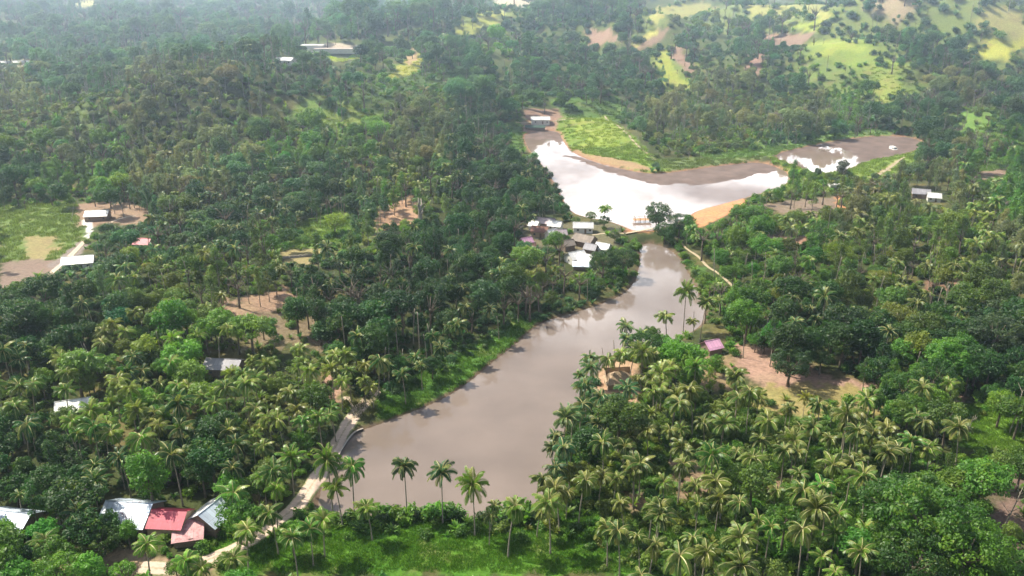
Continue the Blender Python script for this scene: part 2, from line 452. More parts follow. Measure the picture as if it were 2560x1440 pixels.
TCOL = {'v': (.080,.175,.018), 'd': (.026,.080,.013), 't': (.050,.118,.038), 'o': (.098,.158,.024), 'g': (.125,.150,.058)}

# ------------------------------------------------------------------ mesh helpers
def tag(o, label=None, cat=None, group=None, kind=None):
    if label: o['label'] = label
    if cat: o['category'] = cat
    if group: o['group'] = group
    if kind: o['kind'] = kind
    return o
class MB:
    def __init__(s):
        s.v = []; s.f = []; s.m = []; s.n = 0
        s.mi = 0
    def add(s, verts, faces):
        b = s.n
        s.v.extend([tuple(map(float, q)) for q in verts]); s.n += len(verts)
        s.f.extend([tuple(b + i for i in f) for f in faces]); s.m.extend([s.mi] * len(faces))
    def box(s, c, size, rz=0.0, M=None):
        hx, hy, hz = size[0] / 2, size[1] / 2, size[2] / 2
        vs_ = [Vector((sx * hx, sy * hy, sz * hz)) for sz in (-1, 1) for sy in (-1, 1) for sx in (-1, 1)]
        rot = M if M else Matrix.Rotation(rz, 3, 'Z')
        vs_ = [rot @ v + Vector(c) for v in vs_]
        s.add(vs_, [(0,2,3,1),(4,5,7,6),(0,1,5,4),(2,6,7,3),(0,4,6,2),(1,3,7,5)])
    def tube(s, pts, radii, n=6, cap=True):
        pts = [Vector(p) for p in pts]
        rings = []
        for i, p in enumerate(pts):
            d = (pts[min(i + 1, len(pts) - 1)] - pts[max(i - 1, 0)]).normalized()
            a = d.cross(Vector((0, 0, 1)) if abs(d.z) < .9 else Vector((1, 0, 0))).normalized()
            b = d.cross(a)
            rings.append([p + radii[i] * (math.cos(2 * math.pi * k / n) * a + math.sin(2 * math.pi * k / n) * b) for k in range(n)])
        vv = [v for r in rings for v in r]
        ff = []
        for i in range(len(pts) - 1):
            for k in range(n):
                k2 = (k + 1) % n
                ff.append((i * n + k, i * n + k2, (i + 1) * n + k2, (i + 1) * n + k))
        if cap:
            ff.append(tuple(range(n))[::-1]); ff.append(tuple((len(pts) - 1) * n + k for k in range(n)))
        s.add(vv, ff)
    def mesh(s, name, mats, smooth=False):
        me = bpy.data.meshes.new(name)
        me.from_pydata(s.v, [], s.f)
        for m in (mats if isinstance(mats, (list, tuple)) else [mats]):
            me.materials.append(m)
        if any(s.m):
            me.polygons.foreach_set('material_index', s.m)
        if smooth:
            me.polygons.foreach_set('use_smooth', [True] * len(me.polygons))
        me.update()
        return me
    def build(s, name, mats, parent=None, smooth=False):
        o = bpy.data.objects.new(name, s.mesh(name, mats, smooth))
        COL.objects.link(o)
        if parent: o.parent = parent
        return o
def quads_mesh(name, V, mats, lv=None, tris=False, midx=None):
    """V: (n, k, 3) array of k-gons"""
    n, k = V.shape[:2]
    me = bpy.data.meshes.new(name)
    me.vertices.add(n * k); me.vertices.foreach_set('co', V.reshape(-1).astype(np.float32))
    me.loops.add(n * k); me.loops.foreach_set('vertex_index', np.arange(n * k, dtype=np.int32))
    me.polygons.add(n); me.polygons.foreach_set('loop_start', np.arange(0, n * k, k, dtype=np.int32))
    for m in (mats if isinstance(mats, (list, tuple)) else [mats]):
        me.materials.append(m)
    if midx is not None:
        me.polygons.foreach_set('material_index', midx.astype(np.int32))
    if lv is not None:
        a = me.attributes.new('lv', 'FLOAT', 'FACE'); a.data.foreach_set('value', lv.astype(np.float32))
    me.update(calc_edges=True)
    me.validate()
    return me
def empty(name, loc, rz=0.0, scale=None):
    o = bpy.data.objects.new(name, None)
    o.empty_display_size = 0.5
    o.location = loc
    o.rotation_euler = (0, 0, rz)
    if scale is not None: o.scale = scale
    COL.objects.link(o)
    return o

# ------------------------------------------------------------------ materials
def newmat(name):
    m = bpy.data.materials.new(name)
    m.use_nodes = True
    t = m.node_tree
    t.nodes.clear()
    out = N(t, 'ShaderNodeOutputMaterial')
    p = N(t, 'ShaderNodeBsdfPrincipled')
    t.links.new(p.outputs[0], out.inputs['Surface'])
    return m, t, p, out
def mixc(t, a, b, fac, blend='MIX'):
    n = N(t, 'ShaderNodeMix', data_type='RGBA', blend_type=blend)
    for s, v in (('A', a), ('B', b)):
        if isinstance(v, tuple): n.inputs[s].default_value = v + (1,) if len(v) == 3 else v
        else: t.links.new(v, n.inputs[s])
    if isinstance(fac, (int, float)): n.inputs['Factor'].default_value = fac
    else: t.links.new(fac, n.inputs['Factor'])
    return n.outputs['Result']
def noise(t, scale, detail=4, rough=.55, coord='Object', vec=None):
    n = N(t, 'ShaderNodeTexNoise')
    setin(n, Scale=scale, Detail=float(detail), Roughness=rough)
    if vec is None:
        c = N(t, 'ShaderNodeTexCoord'); vec = c.outputs[coord]
    t.links.new(vec, n.inputs['Vector'])
    return n.outputs['Fac']
def mrange(t, v, a, b, c, d):
    n = N(t, 'ShaderNodeMapRange')
    setin(n, From_Min=a, From_Max=b, To_Min=c, To_Max=d)
    t.links.new(v, n.inputs['Value'])
    return n.outputs[0]
def bump(t, p, h, strength, dist):
    b = N(t, 'ShaderNodeBump'); setin(b, Strength=strength, Distance=dist)
    t.links.new(h, b.inputs['Height']); t.links.new(b.outputs[0], p.inputs['Normal'])

def leafmat(name, fixed=None, rough=.5, trans=.35, young=(.20,.24,.03)):
    m, t, p, out = newmat(name)
    if fixed is None:
        at = N(t, 'ShaderNodeAttribute', attribute_type='INSTANCER', attribute_name='tint')
        base = at.outputs['Color']
    else:
        rgb = N(t, 'ShaderNodeRGB'); rgb.outputs[0].default_value = fixed + (1,)
        base = rgb.outputs[0]
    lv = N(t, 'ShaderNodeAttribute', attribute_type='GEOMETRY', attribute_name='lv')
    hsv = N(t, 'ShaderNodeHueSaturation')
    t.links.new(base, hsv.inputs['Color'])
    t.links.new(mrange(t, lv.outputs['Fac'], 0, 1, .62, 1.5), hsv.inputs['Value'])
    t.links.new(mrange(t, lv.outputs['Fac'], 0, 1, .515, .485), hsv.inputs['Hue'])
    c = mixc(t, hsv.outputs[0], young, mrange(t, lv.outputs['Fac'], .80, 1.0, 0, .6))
    t.links.new(c, p.inputs['Base Color'])
    setin(p, Roughness=rough)
    p.inputs['Specular IOR Level'].default_value = .35
    tr = N(t, 'ShaderNodeBsdfTranslucent')
    tcx = mixc(t, c, (.9, 1.0, .35), .75, 'MULTIPLY')
    b2 = N(t, 'ShaderNodeHueSaturation'); b2.inputs['Value'].default_value = 1.8
    t.links.new(tcx, b2.inputs['Color'])
    t.links.new(b2.outputs[0], tr.inputs['Color'])
    ms = N(t, 'ShaderNodeMixShader'); ms.inputs[0].default_value = trans
    t.links.new(p.outputs[0], ms.inputs[1]); t.links.new(tr.outputs[0], ms.inputs[2])
    t.links.new(ms.outputs[0], out.inputs['Surface'])
    return m
M = {}
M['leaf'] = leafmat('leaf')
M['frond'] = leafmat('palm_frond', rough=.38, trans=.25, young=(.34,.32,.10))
def simple(name, col, rough=.8, var=.35, scale=3.0, metal=0.0, bumpd=0.0, spec=.5, col2=None):
    m, t, p, out = newmat(name)
    n = noise(t, scale, 5, .6)
    c2 = col2 if col2 else tuple(v * (1 - var) for v in col)
    c = mixc(t, c2, col, mrange(t, n, .35, .65, 0, 1))
    t.links.new(c, p.inputs['Base Color'])
    setin(p, Roughness=rough, Metallic=metal)
    p.inputs['Specular IOR Level'].default_value = spec
    if bumpd: bump(t, p, n, .6, bumpd)
    return m
M['palmbark'] = simple('palm_bark', (.38,.33,.26), .9, .45, 2.5, bumpd=.03)
M['bark'] = simple('bark', (.20,.16,.12), .9, .5, 2.0, bumpd=.04)
M['palebark'] = simple('pale_bark', (.36,.33,.27), .85, .45, 1.5, bumpd=.03)
M['deadwood'] = simple('dead_wood', (.42,.37,.30), .85, .45, 3, bumpd=.02)
M['purplewood'] = simple('purple_branches', (.20,.07,.09), .8, .4, 4)
M['coconut'] = simple('coconut', (.16,.18,.04), .5, .4, 6)
M['rachis'] = simple('frond_midrib', (.50,.48,.20), .45, .3, 2)
M['concrete'] = simple('concrete', (.42,.38,.34), .85, .3, 1.2, bumpd=.02)
M['darkstone'] = simple('dark_wet_stone', (.10,.09,.08), .7, .4, 1.5, bumpd=.03)
M['plaster_tan'] = simple('tan_plaster', (.46,.34,.22), .85, .2, 1.5)
M['plaster_white'] = simple('white_plaster', (.74,.72,.68), .8, .15, 1.0)
M['wood'] = simple('weathered_wood', (.26,.19,.14), .85, .45, 4, bumpd=.02)
M['wood_orange'] = simple('orange_timber', (.55,.30,.14), .8, .4, 3, bumpd=.02)
M['dark'] = simple('dark_opening', (.015,.015,.018), .6, .2, 2)
M['glass'] = simple('window_glass', (.05,.06,.07), .08, .2, 2)
M['paint_white'] = simple('white_paint', (.80,.80,.78), .35, .06, 1.0)
M['rubber'] = simple('rubber', (.02,.02,.02), .7, .2, 2)
M['thatch'] = simple('thatch', (.40,.29,.19), .95, .35, 2.5, bumpd=.06)
M['rock'] = simple('rock', (.30,.27,.24), .9, .5, .9, bumpd=.15)
def roofmat(name, col, metal, rough, rust=0.0, pitch=.18, rustcol=(.20,.10,.06)):
    m, t, p, out = newmat(name)
    c = N(t, 'ShaderNodeTexCoord')
    w = N(t, 'ShaderNodeTexWave', wave_type='BANDS', bands_direction='X')
    setin(w, Scale=1.0 / pitch * .5)
    t.links.new(c.outputs['Object'], w.inputs['Vector'])
    n1 = noise(t, .9, 6, .65, vec=c.outputs['Object'])
    n2 = noise(t, .25, 3, .5, vec=c.outputs['Object'])
    cc = mixc(t, col, tuple(v * .78 for v in col), mrange(t, n2, .35, .65, 0, 1))
    bk = N(t, 'ShaderNodeTexBrick'); setin(bk, Scale=1.0, Mortar_Size=.02) if False else None
    bk.inputs['Scale'].default_value = 1.0; bk.inputs['Mortar Size'].default_value = .035
    bk.inputs['Brick Width'].default_value = 1.1; bk.inputs['Row Height'].default_value = 2.3
    bk.inputs['Color1'].default_value = (1, 1, 1, 1); bk.inputs['Color2'].default_value = (.72, .72, .74, 1); bk.inputs['Mortar'].default_value = (.45, .42, .40, 1)
    t.links.new(c.outputs['Object'], bk.inputs['Vector'])
    cc = mixc(t, cc, bk.outputs['Color'], .8, 'MULTIPLY')
    cc = mixc(t, cc, rustcol, mrange(t, n1, .72 - rust * .4, .80 - rust * .3, 0, .7 if rust else .25))
    t.links.new(cc, p.inputs['Base Color'])
    setin(p, Roughness=rough, Metallic=metal)
    bump(t, p, w.outputs['Fac'], .35, .03)
    return m
M['zinc'] = roofmat('bright_zinc_sheet', (.74,.84,.98), .15, .4)  # blue-white base has the sky's reflection put into the sheet colour
M['zincwhite'] = roofmat('white_sheet', (.82,.82,.80), .0, .35)
M['crimson'] = roofmat('crimson_sheet', (.55,.05,.10), .0, .45)
M['pinkrib'] = roofmat('faded_pink_sheet', (.62,.33,.33), .0, .6, rust=.6, pitch=.5, rustcol=(.25,.08,.09))
M['mauve'] = roofmat('mauve_sheet', (.48,.40,.43), .1, .5)
M['lilac'] = roofmat('lilac_sheet', (.78,.42,.60), .0, .4)
M['greyroof'] = roofmat('grey_sheet', (.33,.32,.35), .0, .6)
M['rustroof'] = roofmat('rusty_sheet', (.30,.15,.12), .0, .8, rust=.7)
M['brownroof'] = roofmat('brown_grey_sheet', (.30,.25,.21), .0, .8, rust=.3)

# ground
gm, t, p, out = newmat('ground')
vc = N(t, 'ShaderNodeAttribute', attribute_type='GEOMETRY', attribute_name='gcol')
geo = N(t, 'ShaderNodeNewGeometry')
nA = noise(t, .9, 8, .7, vec=geo.outputs['Position'])
nB = noise(t, .09, 5, .6, vec=geo.outputs['Position'])
hv = N(t, 'ShaderNodeHueSaturation')
t.links.new(vc.outputs['Color'], hv.inputs['Color'])
t.links.new(mrange(t, nA, .3, .7, .62, 1.38), hv.inputs['Value'])
t.links.new(mrange(t, nB, .3, .7, .515, .485), hv.inputs['Hue'])
c2 = mixc(t, hv.outputs[0], (.22,.17,.10), mrange(t, nB, .56, .70, 0, .45))
t.links.new(c2, p.inputs['Base Color'])
setin(p, Roughness=.95)
p.inputs['Specular IOR Level'].default_value = .15
bump(t, p, nA, .9, .35)
M['ground'] = gm
def watermat(name, col, rough, bscale=.5, bstr=.02):
    m, t, p, out = newmat(name)
    geo = N(t, 'ShaderNodeNewGeometry')
    n = noise(t, .05, 4, .5, vec=geo.outputs['Position'])
    c = mixc(t, col, tuple(v * .8 for v in col), mrange(t, n, .35, .65, 0, 1))
    t.links.new(c, p.inputs['Base Color'])
    setin(p, Roughness=rough, IOR=1.33)
    n2 = noise(t, bscale, 3, .5, vec=geo.outputs['Position'])
    bump(t, p, n2, bstr, .2)
    return m
M['water_low'] = watermat('muddy_water', (.200,.160,.138), .07, .35, .03)
M['water_mid'] = watermat('muddy_pond_water', (.24,.18,.15), .02, .3, .01)
def pathmat(name, col):
    m, t, p, out = newmat(name)
    geo = N(t, 'ShaderNodeNewGeometry')
    n = noise(t, 1.4, 8, .7, vec=geo.outputs['Position'])
    n2 = noise(t, .25, 4, .6, vec=geo.outputs['Position'])
    c = mixc(t, tuple(v * .75 for v in col), col, mrange(t, n, .3, .7, 0, 1))
    c = mixc(t, c, (.24,.2,.12), mrange(t, n2, .58, .72, 0, .35))
    ac = N(t, 'ShaderNodeAttribute', attribute_type='GEOMETRY', attribute_name='across')
    jit = N(t, 'ShaderNodeMath', operation='MULTIPLY_ADD'); t.links.new(n, jit.inputs[0]); jit.inputs[1].default_value = .7; t.links.new(ac.outputs['Fac'], jit.inputs[2])
    c = mixc(t, c, (.11,.15,.04), mrange(t, jit.outputs[0], 1.05, 1.22, 0, .9))          # weedy verge
    c = mixc(t, c, (.22,.20,.10), mrange(t, jit.outputs[0], .50, .38, 0, .55))           # grassy centre strip
    t.links.new(c, p.inputs['Base Color']); setin(p, Roughness=.95)
    bump(t, p, n, .6, .08)
    return m
M['brownflat'] = simple('matte_brown', (.185,.135,.115), .8, .35, .12, bumpd=.05, spec=.12)
M['path'] = pathmat('pale_dirt', (.60,.46,.37))
M['track'] = pathmat('beige_dirt', (.42,.33,.23))

# ------------------------------------------------------------------ terrain sheet
NA, NR = 640, 760
ang = np.linspace(R(-52), R(52), NA)
# finer angular steps inside the view
ang = np.sign(ang) * (np.abs(ang) / R(52)) ** 1.15 * R(52)
rad = np.exp(np.linspace(math.log(105), math.log(9000), NR))
A, RR = np.meshgrid(ang, rad)
X = (RR * np.sin(A)).ravel(); Y = (RR * np.cos(A) - 12).ravel()
Z = height(X, Y)
base = np.array((.050,.062,.020))
nz = fbm(X / 14, Y / 14, 4)[:, None]
gc = base * (0.75 + 0.5 * nz) + np.array((.06,.035,.015)) * sm(.55, .75, nz)
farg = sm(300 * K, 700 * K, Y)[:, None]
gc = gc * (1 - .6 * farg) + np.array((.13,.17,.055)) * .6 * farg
rough_n = (fbm(X / 3.2 + 40, Y / 3.2, 3) - .5)
rough_f = (fbm(X / 11 + 40, Y / 11, 3) - .5)
rn = np.where(Y > 330 * K, rough_f, rough_n)
for (P, c, soft, ro) in REGW:
    lo = P.min(0) - 12; hi = P.max(0) + 12
    m = (X > lo[0]) & (X < hi[0]) & (Y > lo[1]) & (Y < hi[1])
    if not m.any(): continue
    d = sdf(P, X[m], Y[m]) + rn[m] * ro * 3
    k = (1 - sm(-soft / 2, soft / 2, d))[:, None]
    gc[m] = gc[m] * (1 - k) + np.array(c) * k
for P, l, rim in zip(PONDS, LEV, (1.0, 1.6, 1.2)):
    lo = P.min(0) - 6; hi = P.max(0) + 6
    m = (X > lo[0]) & (X < hi[0]) & (Y > lo[1]) & (Y < hi[1])
    d = sdf(P, X[m], Y[m]) + rn[m] * 1.2
    k = (1 - sm(rim * .5, rim * 1.3, d))[:, None]
    rc = np.array((.13,.09,.06)) if rim == 1.0 else np.array((.30,.17,.11))
    gc[m] = gc[m] * (1 - k) + rc * k
me = bpy.data.meshes.new('ground')
nv = NA * NR
me.vertices.add(nv); me.vertices.foreach_set('co', np.stack([X, Y, Z], -1).astype(np.float32).ravel())
ii = np.arange((NR - 1) * (NA - 1)); r_ = ii // (NA - 1); c_ = ii % (NA - 1)
q0 = r_ * NA + c_
F = np.stack([q0, q0 + 1, q0 + NA + 1, q0 + NA], -1).astype(np.int32)
me.loops.add(F.size); me.loops.foreach_set('vertex_index', F.ravel())
me.polygons.add(len(F)); me.polygons.foreach_set('loop_start', np.arange(0, F.size, 4, dtype=np.int32))
me.polygons.foreach_set('use_smooth', np.ones(len(F), bool))
at = me.attributes.new('gcol', 'FLOAT_COLOR', 'POINT')
at.data.foreach_set('color', np.concatenate([np.clip(gc, 0, 1), np.ones((nv, 1))], 1).astype(np.float32).ravel())
me.materials.append(M['ground'])
me.update(calc_edges=True)
go = bpy.data.objects.new('ground', me); COL.objects.link(go); tag(go, kind='structure')

# water sheets
for i, (P, l) in enumerate(zip(PONDS, LEV)):
    c = P.mean(0)
    Q = P.copy()
    b = MB()
    # push the outline slightly under the bank
    n = len(Q)
    tdir = np.roll(Q, -1, 0) - np.roll(Q, 1, 0)
    nrm = np.stack([tdir[:, 1], -tdir[:, 0]], -1); nrm /= np.linalg.norm(nrm, axis=1)[:, None] + 1e-9
    area = 0.5 * np.sum(Q[:, 0] * np.roll(Q[:, 1], -1) - np.roll(Q[:, 0], -1) * Q[:, 1])
    Q = Q + nrm * (0.35 if area > 0 else -0.35)
    b.add([(q[0], q[1], l) for q in Q], [tuple(range(n)) if area > 0 else tuple(range(n))[::-1]])
    w = b.build('water', M['water_low'] if i == 0 else M['water_mid'])
    tag(w, kind='structure')

# matte brown sheets with ragged edges, lying just above the shallow water
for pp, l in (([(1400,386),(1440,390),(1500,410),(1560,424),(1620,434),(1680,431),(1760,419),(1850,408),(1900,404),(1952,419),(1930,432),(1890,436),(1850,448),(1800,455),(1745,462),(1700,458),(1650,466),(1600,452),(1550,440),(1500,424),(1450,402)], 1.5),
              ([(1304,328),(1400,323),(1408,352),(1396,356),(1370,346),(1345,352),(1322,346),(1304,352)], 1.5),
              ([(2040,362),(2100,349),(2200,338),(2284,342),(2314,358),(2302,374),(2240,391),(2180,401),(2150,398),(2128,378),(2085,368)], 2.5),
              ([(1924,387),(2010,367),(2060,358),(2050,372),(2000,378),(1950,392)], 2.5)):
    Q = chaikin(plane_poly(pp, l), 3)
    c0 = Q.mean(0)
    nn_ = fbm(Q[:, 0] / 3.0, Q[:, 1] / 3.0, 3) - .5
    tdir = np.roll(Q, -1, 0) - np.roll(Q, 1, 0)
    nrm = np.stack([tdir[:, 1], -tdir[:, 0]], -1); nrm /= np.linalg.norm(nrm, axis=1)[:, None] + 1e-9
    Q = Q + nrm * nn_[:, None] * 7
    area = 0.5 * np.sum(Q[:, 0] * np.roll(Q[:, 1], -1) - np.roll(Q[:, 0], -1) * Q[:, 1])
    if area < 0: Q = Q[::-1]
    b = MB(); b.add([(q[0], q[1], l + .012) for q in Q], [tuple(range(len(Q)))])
    tag(b.build('brown_sheet', M['brownflat']), kind='structure')

# ------------------------------------------------------------------ ribbons: paths and tracks
def ribbon(name, pts, width, mat, lift=.10, zfix=None):
    a = np.array(pts, float)
    x, y, z = ground_at(a[:, 0], a[:, 1])
    c = chaikin(np.stack([x, y], -1), 3, closed=False)
    # resample
    sg = np.r_[0, np.cumsum(np.linalg.norm(np.diff(c, axis=0), axis=1))]
    nn = max(4, int(sg[-1] / 1.0))
    s = np.linspace(0, sg[-1], nn)
    cx = np.interp(s, sg, c[:, 0]); cy = np.interp(s, sg, c[:, 1])
    tx = np.gradient(cx); ty = np.gradient(cy); L = np.hypot(tx, ty) + 1e-9
    nx, ny = -ty / L, tx / L
    K = 13
    wn = width * (0.85 + 0.35 * fbm(cx / 5, cy / 5, 2))
    offs = np.linspace(-.5, .5, K)
    VX = cx[:, None] + nx[:, None] * wn[:, None] * offs; VY = cy[:, None] + ny[:, None] * wn[:, None] * offs
    VZ = height(VX.ravel(), VY.ravel()).reshape(VX.shape)
    VZ = VZ + lift
    VZ[:, 0] -= lift + .12; VZ[:, -1] -= lift + .12
    b = MB()
    b.add(list(zip(VX.ravel(), VY.ravel(), VZ.ravel())), [(i * K + j, (i + 1) * K + j, (i + 1) * K + j + 1, i * K + j + 1) for i in range(nn - 1) for j in range(K - 1)])
    o = b.build(name, mat, smooth=True)
    at_ = o.data.attributes.new('across', 'FLOAT', 'POINT')
    at_.data.foreach_set('value', np.tile(np.abs(offs) * 2, nn).astype(np.float32))
    tag(o, kind='structure')
    return o
ribbon('path', [(945,975),(915,1005),(880,1045),(852,1090),(832,1130),(805,1175),(772,1225),(742,1268),(700,1300),(650,1338),(590,1372),(520,1402),(440,1425),(350,1418)], 4.2, M['path'], .13)
ribbon('path', [(866,992),(872,1012),(888,1030)], 1.9, M['path'], .16)
ribbon('path', [(1702,606),(1718,624),(1746,640),(1768,668),(1796,682),(1832,716)], 1.2, M['track'], .10)
ribbon('path', [(1512,290),(1545,315),(1575,342),(1605,375),(1640,400)], 1.6, M['track'], .10)
ribbon('path', [(1290,306),(1340,304),(1400,302),(1440,295)], 1.6, M['track'], .10)
ribbon('path', [(1660,362),(1800,345),(1900,334),(2050,325),(2200,318)], 1.3, M['track'], .10)
ribbon('path', [(1480,588),(1520,582),(1560,584)], 1.6, M['track'], .10)
ribbon('path', [(2190,442),(2225,420),(2262,392)], 1.6, M['track'], .10)
ribbon('path', [(110,700),(150,665),(190,625),(215,600)], 2.6, M['path'], .10)
ribbon('path', [(260,566),(300,545),(340,540)], 1.8, M['path'], .10)

# ------------------------------------------------------------------ tree prototypes (meshes)
def rot_basis(rg, n, dirs, spread):
    d = dirs + spread * rg.normal(size=(n, 3))
    d /= np.linalg.norm(d, axis=1)[:, None] + 1e-9
    a = np.cross(d, rg.normal(size=(n, 3))); a /= np.linalg.norm(a, axis=1)[:, None] + 1e-9
    b = np.cross(d, a)
    return a, b
def leaf_cloud(rg, clumps, per, size, upbias=.35, flat=.75):
    """clumps: list of (centre, radius). returns quads (n,4,3), lv"""
    Vs = []; lv = []
    for c, r in clumps:
        n = max(12, int(per * (r ** 2)))
        d = rg.normal(size=(n, 3)); d[:, 2] += upbias
        d /= np.linalg.norm(d, axis=1)[:, None]
        rr = r * (0.55 + 0.5 * rg.random(n) ** .6)
        lump = 1 + .22 * np.sin(d[:, 0] * 5 + c[0] * 3) * np.sin(d[:, 1] * 5 + c[1]) + .18 * np.sin(d[:, 2] * 7 + c[2])
        pos = np.array(c) + d * (rr * lump)[:, None] * np.array((1, 1, flat))
        a, b = rot_basis(rg, n, d * .8 + np.array((0, 0, .5)), .55)
        s = size * (.6 + .8 * rg.random(n))[:, None]
        q = np.stack([pos - a * s * .75, pos - b * s * .38 , pos + a * s * .75, pos + b * s * .38], 1)
        q[:, 0, 2] -= s[:, 0] * .15; q[:, 2, 2] -= s[:, 0] * .15
        Vs.append(q)
        cl = rg.random() * .5
        lv.append(np.clip(cl + .5 * rg.random(n), 0, 1))
    return np.concatenate(Vs), np.concatenate(lv)
def fill_crown(rg, n, cx, cy, cz, rx, rz, rmin, rmax, power=1.0):
    out = []
    tries = 0
    while len(out) < n and tries < 4000:
        tries += 1
        d = rg.normal(size=3); d /= np.linalg.norm(d)
        k = rg.random() ** (1 / 3 * power)
        k = .35 + .65 * k
        p_ = np.array((cx + d[0] * rx * k, cy + d[1] * rx * k, cz + d[2] * rz * k))
        if p_[2] < cz - rz * .75: continue
        r = rmin + (rmax - rmin) * rg.random()
        if all(np.linalg.norm(p_ - o[0]) > .75 * (r + o[1]) * .75 for o in out):
            out.append((p_, r))
    return out

def proto_broad(k):
    rg = np.random.default_rng(100 + k)
    hgt = 8.0 + rg.random() * 2
    form = k % 4
    rx = [3.6, 4.4, 3.1, 4.8][form]; rz = [2.8, 2.1, 3.4, 1.9][form]
    cz = hgt - rz
    cl = fill_crown(rg, [22, 24, 20, 26][form], rg.normal() * .3, rg.normal() * .3, cz, rx * .82, rz * .85, .8, 1.6)
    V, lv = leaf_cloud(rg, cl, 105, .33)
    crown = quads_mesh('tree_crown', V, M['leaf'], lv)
    b = MB()
    top = Vector((0, 0, cz - rz * .45))
    b.tube([(0, 0, -.6), (.1, .05, 1.2), (.05, -.1, top.z * .6), top], [.34, .26, .22, .17], 7)
    for c, r in cl[::2]:
        c = Vector(c)
        mid = top.lerp(c, .55) + Vector((0, 0, -.2))
        b.tube([top * .8 + Vector((0, 0, 0)), mid, c], [.11, .075, .03], 5)
    trunk = b.mesh('tree_trunk', M['bark'], True)
    return crown, trunk, hgt, rx
def proto_slender(k):
    rg = np.random.default_rng(200 + k)
    hgt = 12.0 + rg.random() * 2.5
    rx = 2.1 + rg.random() * .9
    bot = hgt * (.26 + .16 * rg.random())
    cl = []
    n = 19
    for i in range(n):
        f = (i + rg.random()) / n
        z = bot + f * (hgt - bot - .5)
        rad_ = rx * (math.sin(math.pi * min(1, .18 + f * .8)) ** .7)
        a = rg.random() * 6.283
        kx = rad_ * (.2 + .75 * rg.random())
        cl.append((np.array((math.cos(a) * kx, math.sin(a) * kx, z)), .6 + .65 * rg.random()))
    V, lv = leaf_cloud(rg, cl, 95, .29, flat=.9)
    crown = quads_mesh('tree_crown', V, M['leaf'], lv)
    b = MB()
    lean = rg.normal(size=2) * .35
    pts = [(lean[0] * f ** 1.5, lean[1] * f ** 1.5, -.6 + (hgt - .4) * f) for f in (0, .25, .5, .75, 1)]
    b.tube(pts, [.2, .16, .13, .09, .03], 6)
    for c, r in cl:
        c = Vector(c)
        f = min(.95, max(.2, (c.z - 1.2) / hgt))
        s0 = Vector((lean[0] * f ** 1.5, lean[1] * f ** 1.5, -.6 + (hgt - .4) * f))
        b.tube([s0, s0.lerp(c, .6) + Vector((0, 0, .1)), c], [.06, .04, .02], 4)
    trunk = b.mesh('tree_trunk', M['palebark'], True)
    return crown, trunk, hgt, rx
